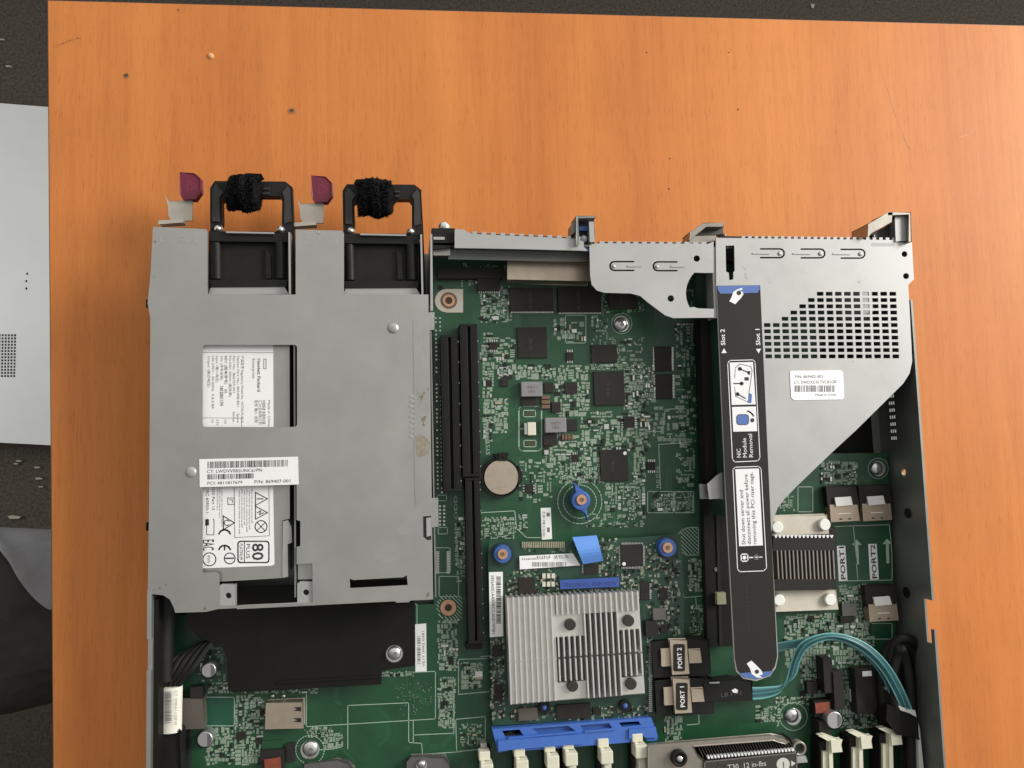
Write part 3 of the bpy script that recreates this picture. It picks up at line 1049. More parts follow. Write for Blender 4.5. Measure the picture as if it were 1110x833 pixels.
# C tick, CE, EAC and circles
g.line([(242, 559.5), (242.2, 574.5), (254, 567), (242, 559.5)], 1.1, z2)
g.line(arc(246, 567, 3, 40, 320), .9, z2)
g.line(arc(243.5, 581, 6.5, 200, 340), 1.8, z2)
g.line(arc(243.5, 598, 6.5, 200, 340), 1.8, z2)
g.line([(243.5, 592), (243.5, 596)], 1.6, z2)
g.ring_line(249, 605.5, 5.8, 1.0, z2)
g.line([(245, 605.5), (253, 605.3)], 1.6, z2)
g.text('EAC', 219.5, 585.5, 12.5, z2, -90, wpx=12, bold=.01)
g.ring_line(227, 606.5, 7.0, 1.0, z2)
g.text('ROHS', 225, 602.5, 2.8, z2, -90, wpx=8)
for k in range(6):
    g.text('safety notice for trained service staff', 272.5 - k * 2.7, 530 + (k % 2) * 2, 1.5, z2, -90, wpx=(38 + 5 * (k % 3)))
g.text('1250 Part 15', 230, 528, 3.0, z2, -90, wpx=26)
g.text('IEC 60950-1', 223.5, 531, 3.0, z2, -90, wpx=26)
for k in range(3):
    g.text('complies with the limits for class A', 240 - k * 2.4, 528, 1.4, z2, -90, wpx=44 - 9 * k)
g.line([(247, 540), (254, 540), (254, 547), (247, 547), (247, 540)], .7, z2)
g.line([(249, 542), (252, 542), (252, 545)], .7, z2)
g.line(rrect(224, 563, 232, 580, 1), .7, z2)
g.sheet(222.5, 563, 226.5, 570, z2)
g.build('print', INK, lp)


def fuzzy(px, py, rx, ry, label, seed):
    """wad of hook-and-loop strap wound round a handle, with loose fibres"""
    rnd = random.Random(seed)
    z = 0.0365
    c = P(px, py, z)
    k = mpp(px, py, z)
    bm = bmesh.new()
    bmesh.ops.create_icosphere(bm, subdivisions=5, radius=1)
    off = Vector((seed * 3.1, seed * 1.7, 0))
    for v in bm.verts:
        n = v.co.normalized()
        sq = (abs(n.x) ** 3.6 + abs(n.y) ** 3.6 + abs(n.z) ** 3.6) ** (-1 / 3.6) * .93
        d = sq * (1 + 0.20 * noise.noise(n * 1.6 + off) + 0.05 * noise.noise(n * 4 + off) + .025 * noise.noise(n * 18 + off) + .035 * math.cos(n.x * rx * .55))
        v.co = Vector((n.x * rx * k * d, n.y * ry * k * d, n.z * .0095 * d))
    mb = MB()
    mb.bm.free()
    mb.bm = bm
    bmesh.ops.translate(bm, verts=bm.verts, vec=(c.x, c.y, z - .001))
    bm.normal_update()
    src = [(v.co.copy(), v.normal.copy()) for v in bm.verts]
    for i in range(9000):
        p_, n_ = rnd.choice(src)
        d = (n_ + Vector((rnd.uniform(-.8, .8), rnd.uniform(-.8, .8), rnd.uniform(-.6, .6)))).normalized()
        ln = rnd.uniform(.0003, .0012)
        t_ = d.orthogonal().normalized() * .00005
        mb.face([p_ - t_, p_ + t_, p_ + d * ln])
    o = mb.build('hook_and_loop_strap', FUZZ)
    for j_, (fx, tilt, grow) in enumerate(((-.50, .22, .92), (-.02, -.10, 1.0), (.46, .14, .90))):
        bd = MB()
        w_ = rx * k * .44
        ring_ = []
        for i in range(27):
            a = 2 * PI * i / 26 * .94 + .2
            g_ = grow * (1 + .05 * math.sin(3 * a + j_))
            for e_ in (-.5, .5):
                ring_.append(Vector((c.x + rx * k * fx + w_ * e_ + tilt * ry * k * math.cos(a), c.y + ry * k * g_ * math.cos(a), z - .001 + .0112 * g_ * math.sin(a))))
        for i in range(26):
            bd.face([ring_[2 * i], ring_[2 * i + 1], ring_[2 * i + 3], ring_[2 * i + 2]])
        for i in range(1500):
            q_ = rnd.randrange(26)
            p_ = ring_[2 * q_].lerp(ring_[2 * q_ + 1], rnd.random()).lerp(ring_[2 * q_ + 2], rnd.random() * .5)
            d = Vector((rnd.uniform(-1, 1), rnd.uniform(-1, 1), rnd.uniform(-.2, 1))).normalized()
            t_ = d.orthogonal().normalized() * .00005
            bd.face([p_ - t_, p_ + t_, p_ + d * rnd.uniform(.0006, .0022)])
        b_ = bd.build('strap_turn', FUZZ, o)
        so_ = b_.modifiers.new('thick', 'SOLIDIFY')
        so_.thickness = .0008
    return tag(o, label, 'strap', 'fuzzy black straps on the handles')


s1 = fuzzy(265, 210, 19.5, 18, 'fuzzy black strap wound round the left power supply handle', 1)
s2 = fuzzy(408, 215, 21, 19, 'fuzzy black strap wound round the right power supply handle, with a loose end', 2)
fl_ = MB()
fl_.prism([(384, 199), (386, 195), (395, 194.5), (406, 196), (404, 205), (396, 202)], .036, .0385)
fl_.build('strap_end', FUZZ, s2, bevel=.0004)
fl_ = MB()
fl_.prism([(256, 192), (268, 188.5), (283, 189), (285, 193), (276, 198), (256, 198)], .038, .0405)
fl_.build('strap_end', FUZZ, s1, bevel=.0004)

# ------------------------------------------------------------------ motherboard
q = P(620, 560, ZB)
board = thing('motherboard', (q.x, q.y, .0042), 'green server motherboard crowded with chips, slots and pale printed marks', 'motherboard')
bout = [(470, 276), (640, 282), (900, 290), (880, 492), (962, 491), (972, 700), (980, 930), (172, 930), (172, 668), (470, 655)]
MB().prism(bout, ZB - .0018, ZB).build('circuit_board', PCB, board)
so = MB()
for x, y in ((486, 325), (486, 659), (674, 351), (336, 813), (860, 777), (948, 506), (640, 800)):
    so.cyl(x, y, 7, .0013, ZB - .0018, 12)
so.build('standoff', STEELD, board)

# traces under the mask
rt = random.Random(11)
tr = MB()
for i in range(230):
    x, y = rt.uniform(210, 955), rt.uniform(300, 830)
    if y < 660 and x < 475:
        continue
    if 775 < x < 1000 and y < 500:
        continue
    n = rt.randint(2, 7)
    hor = rt.random() < .5
    a, b_ = rt.uniform(10, 55), rt.uniform(6, 30)
    sg = rt.choice((-1, 1))
    for k in range(n):
        o_ = k * 1.5
        if hor:
            pts = [(x, y + o_), (x + a, y + o_), (x + a + b_ * .6, y + o_ + sg * b_ * .6)]
        else:
            pts = [(x + o_, y), (x + o_, y + a), (x + o_ + sg * b_ * .6, y + a + b_ * .6)]
        if max(p_[0] for p_ in pts) > 950 or (max(p_[1] for p_ in pts) > 640 and min(p_[0] for p_ in pts) < 185):
            continue
        tr.line(pts, .55, ZB + .00003)
tr.build('copper_trace', TRACE, board)

# printed outlines
ss = MB()
LW = .75
for pts in (
        [(377, 812), (377, 765), (443, 762), (443, 805), (457, 806), (458, 818)],
        [(332, 788), (472, 779.5)], [(472, 728), (472, 779.5)], [(332, 752), (332, 788)],
        [(448, 782), (448, 804)], [(448, 797), (492, 795)], [(472, 728), (450, 729)],
        [(497, 715), (528, 714)], [(497, 715), (497, 752)], [(497, 753), (530, 750)], [(492, 755), (492, 796)],
        [(494, 780), (526, 777), (526, 812), (495, 815), (494, 780)],
        [(362, 812), (332, 814)], [(457, 818), (500, 815)],
        [(521, 556), (558, 554), (560, 573), (571, 583), (586, 583)], [(521, 712), (560, 709)],
        [(702, 468), (718, 468), (721, 444), (743, 443)], [(714, 482), (746, 480)], [(714, 482), (716, 530)],
        [(739, 622), (741, 647)], [(742, 648), (765, 646)], [(754, 647), (755, 660), (765, 660), (766, 690)],
        [(905, 571), (964, 569), (967, 600), (967, 629), (910, 630)], [(925, 570), (930, 629)], [(724, 795), (725, 770)],
        [(757, 770), (758, 785), (745, 786)], [(690, 620), (735, 617)]):
    ss.line(pts, LW, ZS)
for r_ in ((613, 342, 635, 372), (476, 647 - 22, 497, 647), (702, 533, 752, 556), (730, 533, 731, 556), (474, 536 + 1, 484, 543),
           (475, 572, 485, 579), (472, 594, 488, 621), (865, 528, 881, 555), (935, 676, 967, 693), (448, 655, 452, 680)):
    ss.rect_line(*r_, LW, ZS)
ss.line(rrect(562.5, 440.5, 587, 489, 4, 3) + [(583, 440.5)], 1.1, ZS)
ss.line([(562, 465), (571, 465)], 1, ZS)
ss.rect_line(567.5, 445, 580.5, 452, .8, ZS)
ss.rect_line(568, 477.5, 581, 484.5, .8, ZS)
for r in (24, 18):
    ss.ring_line(628.5, 544, r, .8, ZS)
ss.ring_line(674, 351, 11, .8, ZS)
ss.ring_line(336, 813, 15.5, .8, ZS)
ss.ring_line(860, 777, 15, .8, ZS)
ss.ring_line(952, 508, 11, .8, ZS)
def hatch(x0, y0, x1, y1, step, keep):
    t = x0 - (y1 - y0)
    while t < x1:
        pts = []
        for q in range(41):
            y = y0 + (y1 - y0) * q / 40
            x = t + (y - y0)
            pts.append((x, y) if x0 <= x <= x1 and keep(x, y) else None)
        run = []
        for p_ in pts + [None]:
            if p_:
                run.append(p_)
            else:
                if len(run) > 2:
                    ss.line([run[0], run[-1]], .8, ZS)
                run = []
        t += step


hatch(733, 573, 757, 602, 4.2, lambda x, y: (x - 748) ** 2 + (y - 587) ** 2 < 15.5 ** 2 or x > 748)
ss.line(arc(748, 587, 15, 110, 270, 8) + [(757, 572), (757, 602), (743, 602)], .8, ZS)
hatch(473, 645, 501, 672, 4.2, lambda x, y: (x - 486) ** 2 + (y - 659) ** 2 > 10 ** 2 and ((x - 487) ** 2 + (y - 658.5) ** 2 < 14 ** 2 or x > 487))
# writing on the board
ss.text('SYSTEM BATTERY', 531, 493, 4.2, ZS, 90, wpx=56)
ss.text('PLD JTAG', 715, 529, 3.4, ZS, 90, wpx=22)
ss.text('USB SLIM ODD', 497, 612, 3.4, ZS, 90, wpx=74)
ss.text('NIC', 642, 345, 3, ZS, 0)
ss.text('Capri 3', 651, 397.5, 3.4, ZS, 0, wpx=18)
ss.text('JTAG', 546, 583, 3.6, ZS, 90, wpx=14)
ss.text('3', 842, 787.5, 5, ZS, 0)
# arrows between the two ports
for x, y0, y1 in ((928.5, 585, 612), (961.5, 584, 611)):
    ss.flat([(x - 5, y0 + 6), (x, y0), (x + 5.5, y0 + 5.7), (x + 1.9, y0 + 6), (x + 2.6, y1), (x - .6, y1), (x - 1.3, y0 + 6)], ZS)
ss.build('silkscreen', SILK, board)
for tx_, x, y, w_, h_, n in (('PORT1', 907.5, 592, 9.5, 38, 1), ('PORT2', 941.5, 590, 9.5, 39, 2)):
    pl = MB().prism([(x - .4, y), (x + 8.7, y - .3), (x + 11.2, y + h_ - .6), (x + 1.8, y + h_)], ZB + .00003, ZB + .0002).build('port_mark', WHITEINK, board)
    MB().text(tx_, x + 9.3, y + h_ - 1.8, 5.0, ZB + .00028, 90, wpx=h_ - 5, bold=.02).build('print', INK, pl)

# pale blocks of pads and masked copper, spread in clusters
rs = random.Random(21)
pad = MB()
CLUST = [  # x0,y0,x1,y1, count, block size
    (540, 395, 605, 412, 46, 6), (520, 366, 560, 400, 40, 5), (523, 360, 536, 480, 45, 6), (527, 432, 552, 470, 22, 6),
    (600, 395, 640, 452, 60, 6), (628, 445, 705, 490, 120, 5), (680, 440, 702, 470, 30, 7), (590, 470, 650, 520, 90, 5), (560, 498, 600, 545, 55, 4),
    (606, 505, 655, 525, 50, 4), (655, 524, 695, 556, 70, 4), (640, 395, 700, 402, 30, 4), (675, 402, 700, 445, 50, 5), (685, 480, 700, 560, 40, 6),
    (636, 556, 700, 572, 30, 3), (700, 440, 745, 482, 30, 6), (706, 533, 752, 556, 60, 4), (521, 560, 560, 585, 55, 4), (560, 556, 572, 575, 10, 4),
    (474, 672, 497, 728, 90, 6), (474, 733, 494, 790, 60, 5), (500, 718, 524, 748, 26, 6), (498, 783, 523, 811, 30, 4), (493, 560, 505, 632, 46, 4),
    (520, 310, 555, 350, 60, 5), (500, 285, 545, 312, 40, 4), (600, 345, 640, 372, 26, 5), (690, 395, 712, 440, 30, 4), (722, 300, 752, 345, 26, 4),
    (735, 495, 752, 530, 14, 5), (745, 605, 762, 642, 22, 6), (748, 655, 764, 690, 50, 3), (655, 300, 700, 340, 30, 4),
    (225, 740, 345, 752, 60, 5), (253, 752, 287, 830, 110, 6), (222, 788, 262, 830, 80, 6), (330, 788, 362, 800, 40, 3), (350, 795, 372, 812, 20, 5),
    (215, 690, 245, 740, 50, 4), (413, 728, 450, 734, 30, 4),
    (850, 665, 935, 690, 150, 5), (850, 690, 900, 725, 110, 5), (868, 715, 905, 760, 90, 5), (900, 690, 950, 760, 130, 5), (840, 755, 880, 765, 18, 4),
    (818, 765, 850, 785, 30, 4), (890, 500, 930, 526, 60, 5), (845, 520, 862, 556, 22, 4), (908, 632, 942, 655, 30, 5), (925, 655, 945, 690, 40, 5),
    (720, 775, 740, 810, 30, 6), (905, 760, 960, 790, 70, 5), (640, 310, 660, 400, 20, 3), (660, 365, 700, 395, 26, 4), (732, 350, 755, 520, 50, 4)]
smd = []
taken = set()


def pack(region, size, fill, rnd, put):
    """fill a pixel region with little aligned rows of equal blocks, the way parts sit on a real board"""
    x0, y0, x1, y1 = region
    goal = fill * (x1 - x0) * (y1 - y0)
    done, tries = 0.0, 0
    while done < goal and tries < 900:
        tries += 1
        w = rnd.choice((1.6, 2.0, 2.6, 3.4, 4.6, 6.0)) * size / 4.5
        h = rnd.choice((1.4, 1.8, 2.6, 3.4, 4.8)) * size / 4.5
        n = rnd.choice((1, 1, 2, 2, 3, 4, 6))
        hor = rnd.random() < .5
        gx, gy = (w + .8, 0) if hor else (0, h + .8)
        x, y = round(rnd.uniform(x0, x1)), round(rnd.uniform(y0, y1))
        kind = rnd.random()
        for k in range(n):
            px, py = x + gx * k, y + gy * k
            if px + w > x1 or py + h > y1:
                break
            cells = [(int(px + a), int(py + b)) for a in range(0, int(w) + 1) for b in range(0, int(h) + 1)]
            if any(c in taken for c in cells):
                continue
            taken.update(cells)
            done += (w + .8) * (h + .8)
            put(px, py, w, h, kind)


def put_pad(x, y, w, h, kind):
    if kind < .80:
        pad.sheet(x, y, x + w, y + h, ZB + .00005 + rs.random() * .00003)
    elif kind < .85:
        pad2.sheet(x, y, x + w, y + h, ZB + .00005 + rs.random() * .00003)
    else:
        smd.append((w * h, x, y, w * .9, h * .9, rs.random()))


pad2 = MB()
for x0, y0, x1, y1, n, bs in CLUST:
    d_ = n * bs * bs * .30 / max((x1 - x0) * (y1 - y0), 1)
    pack((x0, y0, x1, y1), bs, min(max(d_ * 2.5, .36), .86), rs, put_pad)
pad2.build('solder_pad', SOLDER, board)['kind'] = 'stuff'
for y in range(60):       # solder dots in rows beside the slots
    pass
pad.build('masked_pad', SILKM, board)['kind'] = 'stuff'
dot = MB()
for i in range(43):
    y = 345 + i * 4.5
    for x in (472.5, 477):
        if rs.random() < .85:
            dot.sheet(x + i * .05 - .8, y - .8, x + i * .05 + .8, y + .8, ZS + .00003)
for i in range(75):
    x, y = 755 + i * .16, 385 + i * 4.1
    dot.sheet(x - .8, y - .8, x + .8, y + .8, ZS + .00003)
for i in range(6):
    for x in (477, 481.5):
        dot.sheet(x - 1, 548 + i * 4, x + 1, 550 + i * 4, ZS + .00003)
for i in range(14):
    for x in (474.5, 486):
        dot.sheet(x - 1.8, 598 + i * 1.75, x + 1.6, 599 + i * 1.75, ZS + .00003)
for i in range(420):
    x0, y0, x1, y1, n, bs = rs.choice(CLUST)
    x, y = rs.uniform(x0, x1), rs.uniform(y0, y1)
    dot.sheet(x - .6, y - .6, x + .6, y + .6, ZS + .00004)
for i in range(60):
    x, y = rs.uniform(430, 468), rs.uniform(740, 776)
    dot.sheet(x - .35, y - .35, x + .35, y + .35, ZS + .00004)
dot.build('solder_dot', SOLDER, board)['kind'] = 'stuff'
smd.sort(reverse=True)
rest = MB()
restc = MB()


def smd_box(mb_, x, y, w, h):
    mb_.box(x, y, x + w, y + h, ZB + .00002, ZB + .0004 + .0006 * rs.random())


for i, (a_, x, y, w, h, t_) in enumerate(smd):
    if i < 95:
        b_ = MB()
        smd_box(b_, x, y, w, h)
        b_.build('surface_component', CHIP if t_ < .74 else (CERAM if t_ > .90 else SOLDER), board)
    elif t_ < .72:
        smd_box(rest, x, y, w, h)
    else:
        smd_box(restc, x, y, w, h)
rest.build('dark_component', CHIP, board)['kind'] = 'stuff'
restc.build('pale_component', SOLDER, board)['kind'] = 'stuff'


def chip(x0, y0, x1, y1, h=.0012, pins='', m=CHIP, base=ZB, parent=None, dotpos=None, label=None, name='chip', rot=0.0, pitch=1.6, mark=None):
    c = MB().box(x0, y0, x1, y1, base + .00002, base + h, rot).build(name, m, parent or board, label, bevel=.00015)
    if pins:
        pm = MB()
        if 'x' in pins:
            y = y0 + .8
            while y < y1 - .4:
                pm.box(x0 - 2.2, y, x0 - .1, y + pitch * .5, base + .00002, base + h * .4)
                pm.box(x1 + .1, y, x1 + 2.2, y + pitch * .5, base + .00002, base + h * .4)
                y += pitch
        if 'y' in pins or 'b' in pins:
            x = x0 + .8
            while x < x1 - .4:
                pm.box(x, y1 + .1, x + pitch * .5, y1 + 2.6, base + .00002, base + h * .4)
                if 'y' in pins:
                    pm.box(x, y0 - 2.6, x + pitch * .5, y0 - .1, base + .00002, base + h * .4)
                x += pitch
        pm.build('pins', SOLDER, c)
    if dotpos:
        MB().cyl(dotpos[0], dotpos[1], 1.9, base + h, base + h + .0001, 12).build('dot_mark', WHITEINK, c)
    if mark:
        MB().text(mark, (x0 + x1) / 2, (y0 + y1) / 2 + 2, min(3, (y1 - y0) * .15), base + h + .00005, 90, align='C', wpx=(x1 - x0) * .4).build('print', mat('chip_ink', (.045, .042, .038), .7), c)
    return c


chip(561, 355, 593, 388, .0014, mark='S9')
chip(553, 312, 600, 337, .0030, 'b', mark='S23')
chip(605, 312, 652, 338, .0030, 'b', mark='S23')
chip(641, 374, 669, 393, .0012)
chip(644, 403, 677, 439, .0016, mark='B91')
chip(651, 488, 681, 521, .0014, dotpos=(677.5, 491.5), mark='XR')
chip(710, 376, 728, 402, .0014, 'x')
chip(711, 406, 729, 432, .0014, 'x')
chip(676, 452, 688, 463, .0014, 'x', pitch=2.4)
chip(701.5, 501, 710, 510, .0012, 'y', pitch=2.2)
chip(590, 415, 600, 426, .0010)
chip(612, 415, 626, 427, .0010)
chip(614, 455, 626, 467, .0010)
chip(543, 410, 551, 419, .0014)
chip(530, 371, 539, 379, .0012, 'y', pitch=2.4)
chip(614, 382, 622, 391, .0012, 'y', pitch=2.4)
chip(620, 493, 627, 501, .0012, 'y', pitch=2.2)
chip(569, 525, 578, 534, .0012, 'x', pitch=3)
chip(598, 436, 608, 447, .0020)
chip(589, 471, 604, 483, .0016)
chip(565, 430, 582, 440, .0014)
chip(686, 300, 702, 318, .0012)
chip(256, 794, 266, 802, .0014)
chip(284, 803, 306, 812, .0010, m=PCB)
chip(206, 745, 219, 758, .0060)
chip(310, 806, 320, 826, .0016)
chip(518, 302, 542, 315, .0040, 'y', pitch=2.4)
chip(475, 290, 545, 302, .0050)
chip(913, 655, 929, 668, .0025, m=mat('grey_part', (.12, .11, .10), .5))
chip(911, 668, 926, 675, .0025)
chip(660, 310, 690, 335, .0012, mark='W25')
for i in range(3):
    MB().box(587, 429 + i * 5, 596, 433 + i * 5, ZB, ZB + .0018).build('ceramic_capacitor', BROWNC, board, bevel=.0002)
for i in range(4):
    MB().box(609 + i * 3.4, 471, 611.6 + i * 3.4, 477, ZB, ZB + .0014).build('ceramic_capacitor', BROWNC, board, bevel=.0002)
for x0, y0, x1, y1 in ((565, 414, 588, 430), (591, 453, 614, 469)):
    o_ = MB().box(x0, y0, x1, y1, ZB, ZB + .0045).build('inductor', INDUC, board, bevel=.0004)
    g = MB()
    g.text('0421', (x0 + x1) / 2, y0 + 7.5, 3, ZB + .00458, 0, align='C', wpx=10)
    g.text('1R5', (x0 + x1) / 2, y0 + 12, 3, ZB + .00458, 0, align='C', wpx=8)
    g.build('print', mat('faint_ink2', (.12, .11, .115), .7), o_)
# small header with pads
MB().box(572, 458, 581, 472, ZB, ZB + .003).build('header', IVORY, board, bevel=.0003)
MB().box(568.5, 459, 571.5, 471, ZB, ZB + .002).build('header_pin', SOLDER, board)
for x0, y0, x1, y1 in ((568.8, 446.3, 579.3, 450.8), (569.3, 478.8, 579.8, 483.2)):
    MB().box(x0, y0, x1, y1, ZB, ZB + .0003).build('empty_pad', mat('olive_pad', (.05, .055, .02), .4), board)
MB().rect_line(540, 399, 552, 407, 1.6, ZB + .0001).build('pad_frame', SOLDER, board)
for x, y, r in ((549, 387, 2.8), (605, 355.5, 2.8), (477, 312, 3.0), (661, 327, 2.6)):
    MB().cyl(x, y, r, ZB, ZB + .0001, 14).build('mounting_hole', DARK, board)

# expansion slots


def pcie(x0, y0, x1, y1, zt, name='expansion_slot'):
    """long slot with groove and contact ribs; edges lean like the board"""
    a, b_ = P((x0 + x1) / 2, y0, zt), P((x0 + x1) / 2, y1, zt)
    w = mpp(x0, y0, zt) * (x1 - x0)
    xc = (a.x + b_.x) / 2
    mb_ = MB()
    gw = w * .16
    mb_.wbox(xc - w / 2, xc - gw / 2, b_.y, a.y, ZB + .00002, zt)
    mb_.wbox(xc + gw / 2, xc + w / 2, b_.y, a.y, ZB + .00002, zt)
    mb_.wbox(xc - gw / 2 - .0001, xc + gw / 2 + .0001, b_.y, a.y, ZB + .00002, zt - .005)
    mb_.wbox(xc - w / 2, xc + w / 2, a.y, a.y + .0015, ZB + .00002, zt)
    mb_.wbox(xc - w / 2, xc + w / 2, b_.y - .0015, b_.y, ZB + .00002, zt)
    s = mb_.build(name, BLACK, board, bevel=.0002)
    rb_ = MB()
    y = b_.y + .001
    while y < a.y - .001:
        for sx in (-1, 1):
            rb_.wbox(xc + sx * w * .29 - w * .10, xc + sx * w * .29 + w * .10, y, y + .00045, zt, zt + .0003)
        y += .001
    rb_.build('contact_rib', mat('rib_black', (.020, .019, .0185), .6, 0, 0, 60, 0, 400, .2), s)
    pn = MB()
    y = b_.y + .004
    r_ = random.Random(int(x0))
    while y < a.y - .001:
        pn.wbox(xc + w * .47, xc + w * .51, y, y + .0006, ZB + .0035, zt + .0001)
        y += r_.choice((.004, .008, .012))
    pn.build('contact_pin', SOLDER, s)
    return s


pcie(479, 366, 498.5, 530, .0215)
pcie(500, 354, 519.5, 514, .0225)
pcie(506, 521, 522.5, 695, .0215)
MB().box(498, 515, 521, 520, ZB, .019).build('slot_key', BLACK, board, bevel=.0003)
MB().box(505, 697, 523, 704, ZB, .016).build('slot_key', BLACK, board, bevel=.0003)

# mounting points with copper rings
pm = MB().prism([(484, 313.5), (502, 313.5), (502, 339), (484, 339)] + arc(484, 326.2, 12.7, 90, 270, 8), ZB + .00002, ZB + .0003).build('mounting_plate', TANPL, board)
MB().cyl(486.5, 326, 9.2, ZB + .0003, ZB + .0004, 24, None, 6.6).build('copper_ring', BROWNC, pm)
MB().cyl(486.5, 326, 6.6, ZB + .0003, ZB + .0008, 24, None, 4).build('copper_ring', COPPER, pm, smooth=True)
MB().cyl(486.5, 326, 4.1, ZB + .0003, ZB + .0004).build('mounting_hole', mat('hole_brown', (.05, .02, .012), .5), pm)
pm = MB().cyl(486, 659, 8.6, ZB + .00002, ZB + .0005, 24, None, 4).build('copper_ring', COPPER, board, smooth=True)
MB().cyl(486, 659, 4.4, ZB + .00002, ZB + .0003).build('mounting_hole', mat('hole_brown', (.05, .02, .012), .5), board)


def screw(x, y, r=9, z=ZB, parent=None, cone=True):
    s = MB().dome(x, y, r, z + .0004, .0024, 22, 5).build('screw', CHROME, parent or board, smooth=True)
    mb_ = MB().cyl(x + .6, y + .6, r * .34, z + .0026, z + .00292, 6)
    mb_.build('drive_recess', STEELD, s)
    MB().cyl(x, y, r * 1.15, z + .00002, z + .0004, 22).build('washer', CHROME, s, smooth=True)
    return s


for x, y, r in ((674, 351, 7.5), (336, 813, 9), (860, 777, 7.5), (952, 508, 7)):
    screw(x, y, r)

# battery holder
bh = MB()
bh.cyl(543, 518, 21.5, ZB + .00002, ZB + .0042, 40, None, 19.8)
bh.prism([(536, 492), (552, 491), (549, 500), (539, 500)], ZB, ZB + .005)
bh.prism([(562, 505), (566, 512), (566, 522), (562, 528)], ZB, ZB + .005)
hd = bh.build('battery_holder', BLACK, board, smooth=True)
MB().prism([(540, 491), (550, 490.5), (548, 497), (545, 495), (541, 497)], ZB + .005, ZB + .0056).build('holder_clip', BLACK, hd)
q = P(543, 518, ZB + .004)
bt = MB()
bt.cyl(543.5, 517.5, 19.2, ZB + .0003, ZB + .0044, 48, 18.4)
bat = bt.build('coin_battery', NICKEL, smooth=True)
tag(bat, 'round tan coin cell battery seated in its black holder on the motherboard', 'battery')
g = MB()
g.text('3V  CR2032  +', 543, 530, 2.6, ZB + .00446, 8, align='C', wpx=22)
g.build('print', mat('nickel_mark', (.36, .29, .21), .5, .6), bat)

# board sticker
sk = MB().prism([(586, 551), (597, 550.5), (598.5, 584.5), (587.5, 585.5)], ZB + .0001, ZB + .0003).build('sticker', PAPER, board)
g = MB().barcode(588, 555, 591, 582, ZB + .00036, True, 5)
g.sheet(592.5, 556, 596, 560, ZB + .00036)
g.sheet(593, 572, 596, 577, ZB + .00036)
g.build('print', INKG, sk)
sk = MB().prism([(450, 677), (462, 676), (462.5, 728), (450.3, 728.5)], ZB + .0001, ZB + .0003).build('sticker', PAPER, board)
g = MB().barcode(452.3, 690, 456, 720, ZB + .00036, True, 6)
g.text('VE17 0942 0381', 460.5, 723, 2.4, ZB + .00036, 90, wpx=38)
g.build('print', INKG, sk)

# blue wing screw, blue thumb screws are on the card
ws = MB()
ws.cyl(630, 543, 10, ZB + .0004, ZB + .009, 28)
ws.prism([(625, 534), (624, 525), (629, 528), (636, 535)], ZB + .003, ZB + .008)
ws.prism([(624, 551), (630, 554), (635, 558), (637, 565), (636, 548)], ZB + .003, ZB + .008)
wing = ws.build('wing_screw', BLUED, board, bevel=.0004, smooth=False)
MB().cyl(630.5, 542, 5.4, ZB + .009, ZB + .0102, 20).build('screw_insert', COPPER, wing, smooth=True)
MB().cyl(631, 542, 2.4, ZB + .0102, ZB + .0104, 6).build('drive_recess', BROWNC, wing)

# riser slot connector
rc = MB()
rc.prism([(757, 346), (779, 346), (793, 700), (768, 700)], ZB, .0175)
sl = rc.build('riser_slot', BLACK, board, bevel=.0005)
mb_ = MB()
mb_.prism([(776, 545), (779, 545), (783, 700), (780, 700)], .0175, .0182)
mb_.prism([(768, 360), (770, 360), (779, 540), (777, 540)], .0175, .0180)
mb_.build('slot_ridge', CHIP, sl)
MB().box(777.5, 643, 787, 655, .0175, .021).build('slot_label', mat('olive_cream', (.33, .32, .2), .5), sl)
MB().cyl(776.5, 617.5, 2.2, .0175, .018, 10).build('slot_rivet', SOLDER, sl)

# SAS ports of the board


def sas(x0, y0, label=None):
    s = MB()
    s.prism([(x0 - 4, y0 - 20), (x0 + 28, y0 - 21), (x0 + 31, y0 + 1), (x0 - 2, y0 + 2)], ZB + .00002, ZB + .0055)
    o_ = s.build('cable_port', CHIP, board, label, bevel=.0004)
    MB().prism([(x0, y0), (x0 + 29.5, y0 - 1), (x0 + 31.5, y0 + 16), (x0 + 1.5, y0 + 17.5)], ZB + .00002, ZB + .0062,
               ).build('port_shell', mat('tan_shell', (.40, .32, .24), .4, .5, .06, 200), o_, bevel=.0004)
    MB().prism([(x0 + 5.5, y0 - 8), (x0 + 22, y0 - 9), (x0 + 24.5, y0 - .5), (x0 + 7, y0 + .6)], ZB + .0055, ZB + .0072).build('port_clip', mat('bright_clip', (.80, .79, .76), .35), o_, bevel=.0003)
    MB().line([(x0 + 9.5, y0 + 9), (x0 + 22, y0 + 8.5)], .8, ZB + .0063).build('port_groove', PAPER, o_)
    h_ = MB()
    h_.sheet(x0 + 10, y0 + 14.3, x0 + 13, y0 + 15.6, ZB + .0063)
    h_.sheet(x0 + 19.5, y0 + 14, x0 + 22.5, y0 + 15.3, ZB + .0063)
    h_.build('port_notch', DARK, o_)


sas(900, 548)
sas(935, 547)
sas(942, 656)

